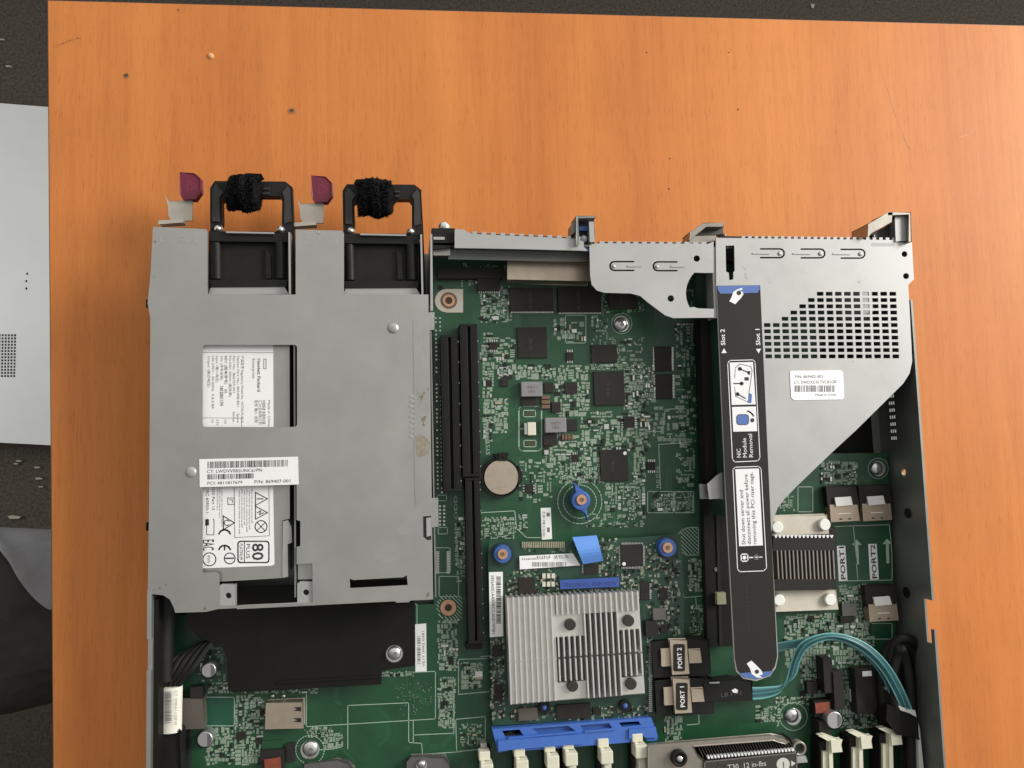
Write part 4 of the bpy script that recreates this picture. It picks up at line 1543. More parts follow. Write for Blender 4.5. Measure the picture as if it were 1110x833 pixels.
# lower left: USB port, plain block, capacitors, dark parts
us = MB().prism([(289, 763), (328, 761), (328.5, 789), (288, 790)], ZB + .00002, ZB + .0065).build('usb_port', NICKEL, board, bevel=.0004)
g = MB()
for y in (768, 780):
    g.prism([(318, y - 1), (326.5, y - 1.5), (326.5, y + 3.5), (318, y + 2.5), (322, y + 1)], ZB + .00651, ZB + .0066)
g.build('spring_slot', DARK, us)
for x in (295, 307):
    MB().dome(x, 755, 2.6, ZB, .0012, 10, 3).build('solder_joint', SOLDER, board, smooth=True)
MB().prism([(223, 757), (253, 756), (253.5, 786), (223.5, 787)], ZB + .00002, ZB + .0004).build('bare_patch', mat('flat_green', (.010, .075, .040), .4), board)
ss2 = MB()
ss2.rect_line(222, 756, 254, 787, .8, ZB + .00045)
ss2.build('patch_outline', SILK, board)


def elcap(x, y, r, h=.010):
    c = MB().cyl(x, y, r, ZB + .0006, ZB + h, 26).build('capacitor', mat('cap_can', (.50, .50, .50), .33, .8, .05, 200), board, bevel=.0004, smooth=True)
    MB().cyl(x, y, r * 1.1, ZB, ZB + .0012, 20).build('capacitor_base', BLACK, c)
    a = MB().flat(arc(x, y, r * .9, -70, 70, 8), ZB + h + .00005)
    a.build('polarity_mark', mat('cap_dark', (.16, .16, .16), .4, .5), c)


elcap(226, 727, 8)
elcap(222, 802, 8.5)
elcap(905, 781, 8.5, .013)
MB().prism([(198, 758), (221, 757), (222, 789), (198, 790)], ZB, ZB + .006).build('chip', mat('brown_grey', (.10, .085, .07), .45), board, bevel=.0005)
MB().prism([(282, 814), (308, 812), (309, 840), (283, 842)], ZB, ZB + .003).build('chip', CHIP, board)
MB().prism([(287, 824), (303, 822), (304, 840), (288, 841)], ZB + .003, ZB + .004).build('sensor_block', REDC, board, bevel=.0003)
mb_ = MB().prism([(883, 761), (903, 759), (904, 776), (884, 777)], ZB, ZB + .007).build('inductor', BLACK, board, bevel=.0005)
MB().prism([(884, 763), (899, 761.5), (900, 772), (885, 773)], ZB + .007, ZB + .0078).build('inductor_top', REDC, mb_, bevel=.0003)
for x0, y0, x1, y1, h in ((893, 715, 902, 750, .009), (904, 730, 915, 768, .010), (928, 727, 952, 772, .008), (888, 783, 900, 800, .010), (875, 740, 886, 752, .004)):
    chip(x0, y0, x1, y1, h, 'x' if x0 == 928 else '')
MB().box(935, 728, 945, 733, ZB + .008, ZB + .0083).build('connector_mark', PAPER, board)
MB().box(921, 748, 926, 760, ZB, ZB + .002).build('connector_mark', SILK, board)
# brackets at the near edge
for pts in ([(331, 830), (365, 826), (378, 827), (383, 834), (384, 870), (330, 870)], [(441, 826), (446, 822), (482, 821), (488, 828), (489, 870), (441, 870)]):
    MB().prism(pts, ZB, ZB + .005, []).build('cooler_bracket', mat('bracket_grey', (.16, .15, .145), .4, .6, .1, 150), board, bevel=.0006)
screw(457, 830, 5, ZB + .005)

# memory slots


def memslot(x, y, double=True, side=1, zt=.024):
    s = MB()
    a = P(x, y, zt)
    w = .0035
    s.wbox(a.x - w, a.x + w, a.y - .08, a.y + .002, ZB + .00002, zt - .006)
    o_ = s.build('memory_slot', BLACK, board, bevel=.0004)
    c = MB()
    c.wbox(a.x - .0012, a.x + .0012, a.y - .08, a.y - .006, zt - .006, zt - .004)
    c.build('slot_insert', IVORY, o_)
    lt = MB()
    lt.wbox(a.x - .0036, a.x + .0034, a.y - .0100, a.y - .0030, zt - .005, zt + .004)
    lt.wbox(a.x - .0040, a.x + .0022, a.y - .0026, a.y + .0022, zt - .008, zt - .0005)
    lt.wbox(a.x - .0034, a.x - .0012, a.y - .0032, a.y - .0020, zt - .005, zt + .002)
    lt.wbox(a.x - .0012, a.x + .0030, a.y - .018, a.y - .0100, zt - .006, zt + .001)
    lt.build('latch', IVORY, o_, bevel=.0005)
    MB().wbox(a.x - .0024, a.x + .0010, a.y + .0023, a.y + .005, ZB + .0001, zt - .006).build('latch_foot', mat('grey_latch', (.30, .29, .25), .5), o_)


for x, y in ((527, 820), (565, 816), (598, 811), (618, 808), (656, 806)):
    memslot(x, y)
memslot(693, 800)


def memslot_right(x, y):
    zt = .026
    s = MB()
    s.prism([(x - 11, y + 7), (x + 1, y + 3), (x + 2, y + 15), (x + 4, y + 130), (x - 10, y + 130)], ZB + .00002, zt - .004)
    o_ = s.build('memory_slot', BLACK, board, bevel=.0004)
    MB().prism([(x - 8, y + 17), (x - 2, y + 17), (x - 1, y + 130), (x - 7, y + 130)], zt - .004, zt - .002).build('slot_insert', IVORY, o_)
    lt = MB()
    lt.prism([(x - 12, y), (x - 5, y - 1), (x + 9, y + 4), (x + 9, y + 7), (x + 1, y + 8), (x - 1, y + 6)], zt - .004, zt)
    lt.prism([(x + 1, y + 5), (x + 13, y + 4), (x + 12, y + 9), (x + 13, y + 17), (x + 2, y + 18)], zt - .003, zt + .001)
    lt.prism([(x - 1, y + 7), (x + 2.5, y + 7), (x + 4, y + 70), (x, y + 70)], zt - .004, zt - .0005)
    lt.build('latch', IVORY, o_, bevel=.0006)


for x, y in ((900, 798), (932.5, 794), (965, 790)):
    memslot_right(x, y)

# ------------------------------------------------------------------ storage controller card
q = P(630, 690, ZCARD)
card = thing('storage_card', (q.x, q.y, ZB), 'green storage card under a silver finned heatsink, with a blue lever and two port clips', 'expansion card')
cout = [(529, 612), (530, 586), (560, 586), (562, 590), (606, 588), (700, 582), (738, 579), (741, 640), (741, 692), (706, 694), (712, 776), (534, 787)]
MB().prism(cout, ZCARD - .0016, ZCARD).build('circuit_board', PCBD, card)
stf = MB()
for x, y in ((545, 601), (724, 594), (590, 770), (675, 768)):
    stf.cyl(x, y, 5, ZB + .0001, ZCARD - .0016, 12)
stf.build('standoff', STEELD, card)
rs2 = random.Random(5)
CC = [(531, 692, 548, 782, 150, 4), (700, 588, 738, 690, 260, 4.5), (548, 765, 705, 782, 150, 4), (565, 590, 672, 600, 40, 4), (563, 616, 607, 646, 100, 4), (672, 616, 700, 642, 60, 4),
      (607, 638, 690, 646, 60, 3), (548, 618, 563, 648, 40, 4), (648, 583, 672, 626, 60, 4), (700, 690, 708, 772, 60, 3)]
pa, pb, pl_ = MB(), MB(), MB()
big = []
for x0, y0, x1, y1, n, bs in CC:
    for i in range(n):
        w, h = rs2.uniform(.3, 1) * bs, rs2.uniform(.3, .8) * bs
        if rs2.random() < .5:
            w, h = h, w
        x, y = rs2.uniform(x0, x1 - w), rs2.uniform(y0, y1 - h)
        t_ = rs2.random()
        if t_ < .45:
            pl_.sheet(x, y, x + w, y + h, ZCARD + .00005 + rs2.random() * .00003)
        elif t_ < .8:
            pa.box(x, y, x + w * .8, y + h * .8, ZCARD, ZCARD + .0006)
        else:
            pb.box(x, y, x + w * .7, y + h * .7, ZCARD, ZCARD + .0006)
pl_.build('masked_pad', mat('card_pads', (.20, .235, .17), .5, 0, .2, 200), card)['kind'] = 'stuff'
pa.build('dark_component', CHIP, card)['kind'] = 'stuff'
pb.build('pale_component', mat('card_pale', (.45, .42, .33), .4, .3), card)['kind'] = 'stuff'
kw = dict(base=ZCARD, parent=card)
chip(673, 591, 697, 614, .0014, 'xy', dotpos=(676.5, 614 - 2.5), **kw)
chip(633, 612, 649, 622, .0016, 'x', **kw)
chip(562, 627, 580, 644, .0020, **kw)
chip(694, 632, 704, 650, .0014, 'x', pitch=2.2, **kw)
chip(715, 638, 724, 650, .0012, **kw)
chip(708, 660, 722, 672, .0025, m=mat('grey_part', (.12, .11, .10), .5), **kw)
chip(700, 674, 713, 690, .0040, **kw)
chip(716, 678, 724, 686, .0014, **kw)
chip(562, 768, 583, 781, .0015, m=mat('brown_grey', (.10, .085, .07), .45), **kw)
chip(603, 764, 640, 779, .0015, **kw)
chip(643, 768, 652, 775, .0015, **kw)
chip(534, 700, 545, 712, .0015, **kw)
chip(536, 703 + 40, 545, 760, .0015, **kw)
cn = MB()
for i in range(24):
    cn.box(566 + i * 1.95, 587.6, 567.1 + i * 1.95, 594, ZCARD, ZCARD + .0008)
cn.build('edge_pins', mat('gold_pins', (.45, .42, .3), .4, .5), card)
for i in range(6):
    MB().box(588 + (i % 3) * 5, 622 + (i // 3) * 9, 591.5 + (i % 3) * 5, 627 + (i // 3) * 9, ZCARD, ZCARD + .001).build('ceramic_capacitor', mat('cream_cap', (.60, .58, .48), .5), card)
# thumb screws
for x, y in ((545, 601), (724, 594)):
    t_ = MB().cyl(x, y, 10, ZCARD, ZCARD + .006, 28, 9.2, 0).build('thumb_screw', BLUED, card, smooth=True)
    MB().cyl(x, y, 12.5, ZCARD - .0, ZCARD + .0012, 28).build('washer', mat('dark_green_ring', (.01, .03, .025), .4), t_)
    MB().cyl(x, y, 5.4, ZCARD + .006, ZCARD + .0072, 20).build('screw_insert', COPPER, t_, smooth=True)
    MB().cyl(x, y, 2.5, ZCARD + .0072, ZCARD + .0074, 6).build('drive_recess', BROWNC, t_)
for x, y in ((590, 768), (678, 766)):
    t_ = MB().cyl(x, y, 6.5, ZCARD, ZCARD + .002, 20).build('clip_base', BLACK, card, smooth=True)
    MB().dome(x, y, 3, ZCARD + .002, .0012, 14, 4).build('clip_pin', BLUED, t_, smooth=True)

# heatsink with fins
ZH0, ZH1, ZH2 = ZCARD + .0012, ZCARD + .0092, ZCARD + .0125
HS = [(549, 648), (692, 641), (699, 752), (553, 764)]


def hs(u, v):
    """heatsink plan: u across (0..1), v down (0..1) -> pixel"""
    ax_, ay_ = HS[0][0] + (HS[1][0] - HS[0][0]) * u, HS[0][1] + (HS[1][1] - HS[0][1]) * u
    bx_, by_ = HS[3][0] + (HS[2][0] - HS[3][0]) * u, HS[3][1] + (HS[2][1] - HS[3][1]) * u
    return (ax_ + (bx_ - ax_) * v, ay_ + (by_ - ay_) * v)


def quad(u0, v0, u1, v1):
    return [hs(u0, v0), hs(u1, v0), hs(u1, v1), hs(u0, v1)]


heat = MB().prism(quad(0, 0, 1, 1), ZH0, ZH0 + .0015).build('heatsink', mat('shaded_alu', (.22, .21, .195), .5, .6, .1, 200), card, 'silver aluminium heatsink of parallel fins', bevel=.0002)  # base darkened in colour to carry the shade between the fins
pk = MB()
pk.prism(quad(.0, .005, .36, .995), ZH0 + .0015, ZH1 + .0016)
pk.prism(quad(.36, .005, 1, .19), ZH0 + .0015, ZH1)
POCK = [(.36, .19, .57, .40, .475, .29), (.83, .19, 1.0, .37, .915, .285), (.36, .83, .57, .995, .47, .875), (.82, .83, 1.0, .995, .905, .90)]
for (u0, v0, u1, v1, uu, vv) in POCK:
    pk.prism(quad(u0, v0, u1, v1), ZH0 + .0015, ZH1 + .0006)
pk.build('fin_block', ALU, heat)
fn = MB()
NF = 25
for i in range(NF):
    u = .004 + i * (.985 / (NF - 1))
    du = .0105
    segs = []
    if u < .355:
        segs = [(.0, .60), (.608, 1.0)]
    else:
        lo_, hi_ = 0.0, 1.0
        segs = [(0.0, .19)]
        inp = .36 <= u <= .575
        inq = u >= .825
        a_ = .40 if inp else (.37 if inq else .195)
        segs.append((a_, .59))
        e_ = .82 if (inp or inq) else 1.0
        segs.append((.61, e_))
    for v0, v1 in segs:
        fn.prism([hs(u, v0), hs(min(u + du, 1), v0), hs(min(u + du, 1), v1), hs(u, v1)], ZH0 + .0015, ZH2)
fn.build('cooling_fin', mat('fin_metal', (.76, .75, .72), .34, .7, .05, 200), heat, bevel=.00012)
for (u0, v0, u1, v1, uu, vv) in POCK:
    x, y = hs(uu, vv)
    MB().cyl(x, y, 6.0, ZH1 + .0006, ZH1 + .0030, 22).build('push_pin', mat('dark_brown_pin', (.025, .020, .016), .5), heat, bevel=.0003)

# labels on the card
sk = MB().prism([(530, 620.5), (545, 620), (545.5, 690), (531, 691)], ZCARD + .0020, ZCARD + .0022).build('barcode_sticker', PAPER, card)
g = MB().barcode(538, 625, 543, 676, ZCARD + .00228, True, 8)
g.text('5EGA051A4X0ECC4I2E79FBH', 532.2, 624, 3.2, ZCARD + .00228, -90, wpx=62)
g.build('print', INK, sk)
sk = MB().prism([(563, 603), (621, 600), (629, 613), (563.5, 617.5)], ZCARD + .0016, ZCARD + .0018).build('barcode_sticker', PAPER, card)
g = MB().barcode(577, 609.5, 615, 614.5, ZCARD + .00188, False, 2)
g.text('PFABC0ARH8Y1JT   (B) Rev 0C', 566, 607.5, 2.1, ZCARD + .00188, 0, wpx=52)
g.text('P/N 4K2', 582, 604.8, 1.8, ZCARD + .00188, 0, wpx=34)
g.build('print', INKG, sk)
# blue pull tab: a curled strip of film
tb = MB()
rows = []
for i in range(9):
    t_ = i / 8
    zz = ZCARD + .0030 + .0045 * math.sin(t_ * PI * .9)
    xl, yl = 620.5 + (632 - 620.5) * t_, 582.5 + (612 - 582.5) * t_
    xr, yr = 647 + (654 - 647) * t_, 580.5 + (608 - 580.5) * t_
    rows.append((P(xl, yl, zz), P(xr, yr, zz)))
for (a, b_), (c, d) in zip(rows, rows[1:]):
    tb.face([a, c, d, b_])
ft = tb.build('pull_tab', BLUET, card)
so_ = ft.modifiers.new('thick', 'SOLIDIFY')
so_.thickness = .0003
sk = MB().prism([(607, 629), (671, 626), (671.5, 636), (607.5, 639)], ZCARD + .0024, ZCARD + .0028).build('press_label', mat('press_blue', (.04, .085, .33), .4), card)
MB().text('PUSH HERE TO INSTALL', 667, 630, 4.4, ZCARD + .00288, 180, wpx=56).build('print', mat('press_ink', (.018, .03, .12), .5), sk)

# port clips on the card
for n_, dx, dy in (('2', 0, 0), ('1', 3, 42)):
    b_ = MB()
    b_.prism([(708 + dx, 697 + dy), (745 + dx, 694 + dy), (768 + dx, 694 + dy), (770 + dx, 731 + dy), (710 + dx, 734 + dy)], ZB + .0001, ZCARD + .005)
    po = b_.build('cable_port', BLACK, card, bevel=.0008)
    c_ = MB()
    c_.prism([(717 + dx, 704 + dy), (730 + dx, 703 + dy), (730 + dx, 722 + dy), (718 + dx, 722 + dy)], ZCARD + .005, ZCARD + .0066)
    c_.prism([(747 + dx, 705 + dy), (759 + dx, 704.5 + dy), (760 + dx, 718 + dy), (748 + dx, 718.5 + dy)], ZCARD + .005, ZCARD + .0066)
    c_.prism([(727 + dx, 694.5 + dy), (744.5 + dx, 694 + dy), (746.5 + dx, 730 + dy), (729.5 + dx, 731 + dy)], ZCARD + .005, ZCARD + .0085)
    pcl = c_.build('port_clip', mat('clip_tan', (.50, .42, .33), .40, .6, .06, 200), po, bevel=.0004)
    zz = ZCARD + .0088
    pp = MB().prism(rrect(730 + dx, 698.5 + dy, 742.5 + dx, 728 + dy, 2), ZCARD + .0085, zz).build('port_plate', CHIP, po)
    MB().text('PORT ' + n_, 739.5 + dx, 724.5 + dy, 4.6, zz + .00008, 90, wpx=21, bold=.02).build('print', WHITEINK, po)
pinr = MB()
for i in range(36):
    pinr.box(703.5, 697 + i * 2.1, 707, 698 + i * 2.1, ZCARD, ZCARD + .0012)
pinr.build('port_pins', SOLDER, card)

# blue lever along the near edge
zv = ZCARD + .004
lv = MB()
lv.prism([(533.5, 791), (706, 778), (713, 797), (713, 801.5), (711, 803.5), (705, 803.5)] + [(695 + 6.5 * math.cos(a), 803.5 + 6.5 * math.sin(a)) for a in (0, -.5, -1.0, -1.57, -2.1, -2.64, -3.0)]
         + [(688, 804.5), (564, 814.5)] + [(557 + 6.5 * math.cos(a), 814.5 + 6 * math.sin(a)) for a in (0, -.6, -1.2, -1.57, -2.1, -2.6, -3.1)] + [(540, 816)],
         zv - .006, zv, [[(544, 792.5), (563, 791), (568, 798), (548, 799.6)], [(577, 790), (616, 787), (624, 792.5), (583, 796)],
                         [(629, 786.5), (660, 784.2), (664, 789.5), (632, 792)], [(671, 783.5), (692, 782), (695, 786), (674, 788.5)]])
lever = lv.build('locking_lever', BLUE, card, bevel=.0005)
rd = MB()
rd.prism([(551, 799.5), (623, 793.3), (623.5, 795.3), (551, 801.5)], zv, zv + .0014)
rd.prism([(634, 792.5), (668, 789.6), (668, 791.6), (634, 794.3)], zv, zv + .0010)
rd.prism([(540, 803.5), (634, 796), (634.5, 806.5), (565, 812), (540.5, 814.5)], zv, zv + .0028)
rd.prism([(682, 791), (711, 788.5), (712.5, 800), (700, 800), (695, 796.5), (688, 799.5), (682, 801.5)], zv, zv + .0013)
rd.build('lever_ridge', BLUE, lever, bevel=.0004)
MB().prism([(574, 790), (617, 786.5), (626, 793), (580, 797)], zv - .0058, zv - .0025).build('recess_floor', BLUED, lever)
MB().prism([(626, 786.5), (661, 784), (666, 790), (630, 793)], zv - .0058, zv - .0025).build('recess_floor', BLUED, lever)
MB().prism([(545, 797), (553, 792.5), (561, 797), (560, 801), (548, 801)], zv - .0058, zv - .002).build('recess_boss', BLACK, lever)

# ------------------------------------------------------------------ riser cage
ZR = 0.0430
q = P(860, 400, 0)
riser = thing('riser_cage', (q.x, q.y, .0105), 'bright steel riser cage with perforated plate, dark instruction strip and white part sticker', 'riser cage')
plate = [(776, 258), (973, 260.5), (973, 262.5), (988.5, 263), (990.8, 303), (984.5, 309), (986.5, 345), (988.8, 392), (986, 405), (979, 416), (971, 424), (928, 466.5),
         (899, 493.3), (862, 529), (850, 541.5), (843, 551), (839, 561), (836, 577), (843.5, 712), (841, 724), (835, 733), (820, 738.5), (806, 736), (798, 728), (795.8, 715),
         (787.5, 560), (786.2, 530), (781.6, 430), (776.4, 310)]


def uslot(xr, yc, mirror=False):
    """thin U cut round a spring finger; xr is the rounded end"""
    s = -1 if mirror else 1
    o_ = [(xr - 27 * s, yc - 5.6), (xr - 5 * s, yc - 5.6), (xr - 2 * s, yc - 4.6), (xr, yc - 2), (xr, yc + 2), (xr - 2 * s, yc + 4.6), (xr - 5 * s, yc + 5.6), (xr - 27 * s, yc + 5.6),
          (xr - 27 * s, yc + 3.9), (xr - 5.4 * s, yc + 3.9), (xr - 3 * s, yc + 3.0), (xr - 1.8 * s, yc + 1.4), (xr - 1.8 * s, yc - 1.4), (xr - 3 * s, yc - 3.0), (xr - 5.4 * s, yc - 3.9),
          (xr - 27 * s, yc - 3.9)]
    return o_


ph = [uslot(850.8, 274.8), uslot(894.8, 275), uslot(938.2, 275.3)]
ph.append([(786.5, 266.5), (796, 266.3), (796.5, 293.5), (795, 295.5), (795, 303), (790.5, 304), (790, 296), (787, 294.5)])
ph += [circ(980.5, 275.7, 3.2), circ(982.2, 299.5, 3.3)]
starts = [6, 5, 4, 3, 2] + [0] * 6
for j, st_ in enumerate(starts):
    y = 318.7 + 6.78 * j
    for i in range(st_, 15):
        x = 831.6 + i * 9.84 + .33 * (j - 5)
        ph.append([(x - 3.6, y - 2.15), (x + 3.6, y - 2.1), (x + 3.7, y + 2.15), (x - 3.5, y + 2.15)])
MB().prism(plate, ZR - .0010, ZR, ph).build('perforated_plate', STEELB, riser)
fg = MB()
for xr, yc in ((850.8, 274.8), (894.8, 275), (938.2, 275.3)):
    fg.dome(xr - 5, yc, 2.4, ZR, .0008, 10, 3)
    fg.prism([(xr - 35, yc - .6), (xr - 16, yc - .9), (xr - 16, yc + .9), (xr - 35, yc + .6)], ZR, ZR + .0005)
fg.build('spring_finger', STEELB, riser, smooth=True)
smk = MB()
for (x, y, r) in ((808, 292, 1.2), (808.5, 297, 1.5), (809, 301, 1.4), (806, 290, 1), (932, 306, 1.5), (835, 306, .9), (858, 297, .8), (965, 350, 1), (925, 392, .9)):
    smk.flat([(x + r * math.cos(a) * rg.uniform(.6, 1.2), y + r * math.sin(a) * rg.uniform(.6, 1.3)) for a in [i * PI / 4 for i in range(8)]], ZR + .0001)
smk.build('smudge', mat('smudge', (.40, .40, .39), .6, .2), riser)
MB().flat(rrect(945, 263.5, 970, 267, 1), ZR + .00008).build('pressed_mark', mat('smudge', (.40, .40, .39), .6, .2), riser)
# side walls of the cage
sw = MB()
a, b_ = P(974, 300, ZR), P(974, 395, ZR)
sw.wbox(a.x, a.x + .001, b_.y, a.y, .014, ZR - .0011)
sw.build('cage_side', STEELD, riser)
sw = MB()
sw.wbox(P(778, 270, ZR).x, P(778, 270, ZR).x + .001, P(780, 520, ZR).y, P(778, 264, ZR).y, .020, ZR - .0011)
sw.build('cage_side', STEELD, riser)
# rear bracket with vent teeth
tm = MB()
x = 804.0
while x < 968:
    y = 257.6 + (x - 775) * .0125
    tm.prism([(x, y - 2.2), (x + 3.7, y - 2.2), (x + 3.7, y + .6), (x, y + .6)], ZR - .002, ZR - .0001)
    x += 7.1
x = 650.0
while x < 768:
    tm.prism([(x, 261.8 + (x - 650) * .006), (x + 5.2, 261.8 + (x - 650) * .006), (x + 5.2, 266), (x, 266)], ZR - .002, ZR - .0002)
    x += 9.2
tm.build('vent_teeth', STEELB, riser)
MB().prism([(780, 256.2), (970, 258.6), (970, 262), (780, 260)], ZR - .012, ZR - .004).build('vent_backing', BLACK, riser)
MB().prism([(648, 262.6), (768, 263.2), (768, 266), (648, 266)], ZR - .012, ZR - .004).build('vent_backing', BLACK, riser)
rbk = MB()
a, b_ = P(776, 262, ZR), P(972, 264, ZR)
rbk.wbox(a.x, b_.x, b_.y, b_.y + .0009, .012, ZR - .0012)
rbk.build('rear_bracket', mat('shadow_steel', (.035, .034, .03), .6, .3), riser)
# bracket over slot two
br = [(639, 266), (646, 264), (768, 264.5), (773.5, 262), (773.5, 296), (764, 296)] + arc(775, 318, 31.5, 225, 150, 8) + [(752, 333), (757, 334.5), (774, 335), (774, 344.5), (730, 345), (721, 342),
      (703, 328.5), (694, 321), (684, 318.3), (655, 317.5), (647, 315), (641.5, 309), (639.8, 299)]
bh_ = [uslot(660.5, 288.6, True), uslot(707.5, 288.9, True), circ(755.3, 280.5, 3.5), circ(727.2, 323.8, 3.6)]
MB().prism(br, ZR - .0010, ZR, bh_).build('slot_bracket', STEELB, riser, bevel=.0002)
fg = MB()
for xr, yc in ((660.5, 288.6), (707.5, 288.9)):
    fg.dome(xr + 5, yc, 2.4, ZR, .0008, 10, 3)
    fg.prism([(xr + 35, yc - .6), (xr + 20, yc - .9), (xr + 20, yc + .9), (xr + 35, yc + .6)], ZR, ZR + .0005)
fg.build('spring_finger', STEELB, riser, smooth=True)
MB().prism([(771.5, 268), (775.5, 268), (777, 345), (774.5, 345)], ZR - .012, ZR - .0012).build('bracket_edge', STEELB, riser)
# riser circuit board and its slot seen edge-on beside the strip
rb_ = MB()
rb_.prism([(760, 346), (776, 346), (781, 520), (766, 520)], .0190, .030)
o_ = rb_.build('riser_connector', BLACKM, riser, bevel=.0004)
MB().prism([(776.5, 346), (779.5, 346), (790, 560), (787, 560)], .0190, .0405).build('riser_board', PCBD, riser)
MB().prism([(778, 515), (786, 511), (789, 528), (790, 552), (787, 543), (781, 540.5), (769, 541), (767, 525)], ZR - .0065, ZR - .0055).build('side_tab', STEELB, riser, bevel=.0002)
MB().prism([(758, 525), (769, 525), (769, 541), (759, 541)], ZR - .0105, ZR - .0095).build('side_tab', STEELD, riser)
# dark instruction strip
ZL = ZR + .0003
strip = [(777.3, 310), (824, 309.3), (829, 420), (836, 577), (842.5, 712), (840, 722.5), (834, 731.5), (820, 736.8), (807, 734.5), (799.5, 727), (797, 714), (787, 530)]
sp = MB().prism(strip, ZR + .00002, ZL).build('instruction_strip', STRIP, riser)
zi, zj = ZL + .00008, ZL + .00016
bl = MB()
bl.flat([(777.8, 310.2), (823.6, 309.5), (823.4, 314), (821, 317.6), (781, 318.6), (778.2, 314.5)], zi)
bl.flat([(801.5, 730), (838.5, 727.6), (834, 732.8), (820, 736.6), (807.5, 734.6)], zi)
bl.flat([(812.5, 426.5), (815.2, 427.5), (814.5, 437), (810.5, 436.8)], zj + .00008)
bl.flat(rrect(798.8, 449.5, 811.6, 460.5, 3), zj + .00008)
bl.build('blue_print', BLUEI, sp)
wh = MB()
# hands
hand1 = [(790.5, 326.8), (793, 322.5), (795, 316.5), (799.5, 313.8), (805, 312.2), (804.5, 314.2), (801.5, 315), (804.8, 316.5), (806, 319.2), (803, 323.5), (797, 330)]
wh.flat(hand1, zj)
hand2 = [(809.5, 719.5), (814.5, 716.3), (820, 721.5), (825.3, 727), (827, 731.2), (823, 732.4), (826.6, 734.8), (820.5, 734.6), (815, 731), (813, 725)]
wh.flat(hand2, zj)
wh.text('Slot 2', 786.2, 374.5, 4.6, zi, 90, wpx=17, bold=.012)
wh.text('Slot 1', 824.2, 374.5, 4.6, zi, 90, wpx=17, bold=.012)
wh.flat([(782, 383), (784.8, 377.8), (787.8, 382.8)], zi)
wh.flat([(819.5, 378.5), (825, 378.2), (822.4, 383.2)], zi)
# framed panels
wh.line(rrect(789.5, 390.5, 820, 500, 3) and [(791, 391), (816.5, 390.3), (818.5, 393), (823.8, 496.5), (821.5, 499.8), (796.5, 501), (794, 498), (788.8, 394), (791, 391)], .8, zi)
wh.flat([(791, 393.2), (816.2, 392.6), (819.2, 438.6), (793.2, 439.2)], zi)
wh.flat([(793.5, 441.4), (819.4, 440.8), (820.8, 467.6), (794.8, 468.2)], zi)
wh.text('NIC', 803.2, 496.0, 4.4, zi, 90, wpx=9)
wh.text('Module', 809.8, 496.0, 4.4, zi, 90, wpx=20)
wh.text('Removal', 816.4, 495.8, 4.4, zi, 90, wpx=24)
wh.line([(797, 506.7), (822.5, 505.8), (825, 508.5), (831, 616), (828, 619), (802, 620), (799.5, 617), (794.5, 509), (797, 506.7)], .8, zi)
wh.flat([(797, 508.8), (822.7, 508), (827, 591.4), (801.2, 592.4)], zi)
wh.line([(803.3, 601), (810.5, 600.8), (810.8, 608.4), (803.7, 608.7), (803.3, 601)], 1.2, zi)
wh.flat(circ(807, 604.7, 2.2, 10), zi)
wh.line([(812.6, 604.6), (815.6, 604.5)], 1.2, zi)
wh.ring_line(820, 604.2, 2.2, 1.0, zi, 12)
wh.line([(817.4, 604.3), (826, 604)], .9, zi)
wh.build('white_print', WHITEINK, sp)
bk = MB()
bk.text('Shut down server and', 808.3, 590.5, 4.0, zj, 90, wpx=56)
bk.text('disconnect all power before', 814.2, 590.2, 4.0, zj, 90, wpx=72)
bk.text('removing this PCI riser cage.', 820.2, 590.0, 4.0, zj, 90, wpx=74)
bk.line([(797, 399), (802, 394.8), (814, 397.5), (815.4, 402), (811.5, 430)], .6, zj)
bk.line([(797, 400), (796.5, 410)], .5, zj)
bk.line([(796.5, 420), (797.5, 430), (811, 436)], .5, zj)
for (x0, y0, x1, y1) in ((802, 400, 811, 404), (804, 416, 795.5, 416), (799.5, 427.5, 808, 432)):
    bk.flat(circ(x0, y0, 2.2, 10), zj)
    bk.line([(x0, y0), (x1, y1)], 1.2, zj)
bk.flat([(810.5, 402), (813.5, 402.8), (813, 406.6), (810.2, 406)], zj)
bk.flat(rrect(807, 409, 811.8, 412.8, 1), zj)
bk.line(arc(808, 455, 9.5, -75, -25, 5), 1.5, zj)
bk.flat(circ(815.5, 455.8, 2.3, 10), zj)
bk.flat(circ(801, 317.7, 2.6, 10), zj + .00008)
bk.flat(circ(820.5, 728.3, 2.4, 10), zj + .00008)
bk.line(rrect(798.8, 449.5, 811.6, 460.5, 3) + [(808.6, 449.5)], .6, zj + .00012)
bk.build('dark_print', INK, sp)
dt = MB()
for i in range(13):
    dt.flat(circ(809 + i * .25, 630 + i * 4.5, .45, 6), zi)
dt.build('dotted_print', mat('dim_dot', (.075, .07, .065), .6), sp)
# part sticker
sk = MB().prism([(857.5, 402.2), (911.5, 401.6), (914, 404), (915.2, 431), (913, 433.2), (860.5, 434), (857.6, 431), (856.2, 404)], ZR + .00002, ZR + .0003).build('part_sticker', mat('bright_paper', (.90, .90, .89), .55), riser)
g = MB()
zk_ = ZR + .00038
g.text('P/N: 869402-001', 862, 410.2, 3.0, zk_, 0, wpx=30)
g.text('CT: EWDXC01TVC81GB', 861, 416.4, 3.2, zk_, 0, wpx=46)
g.barcode(861.5, 418, 905, 425, zk_, False, 12)
g.text('Made in China', 884, 429.4, 2.2, zk_, 0, wpx=23)
g.build('print', INKG, sk)

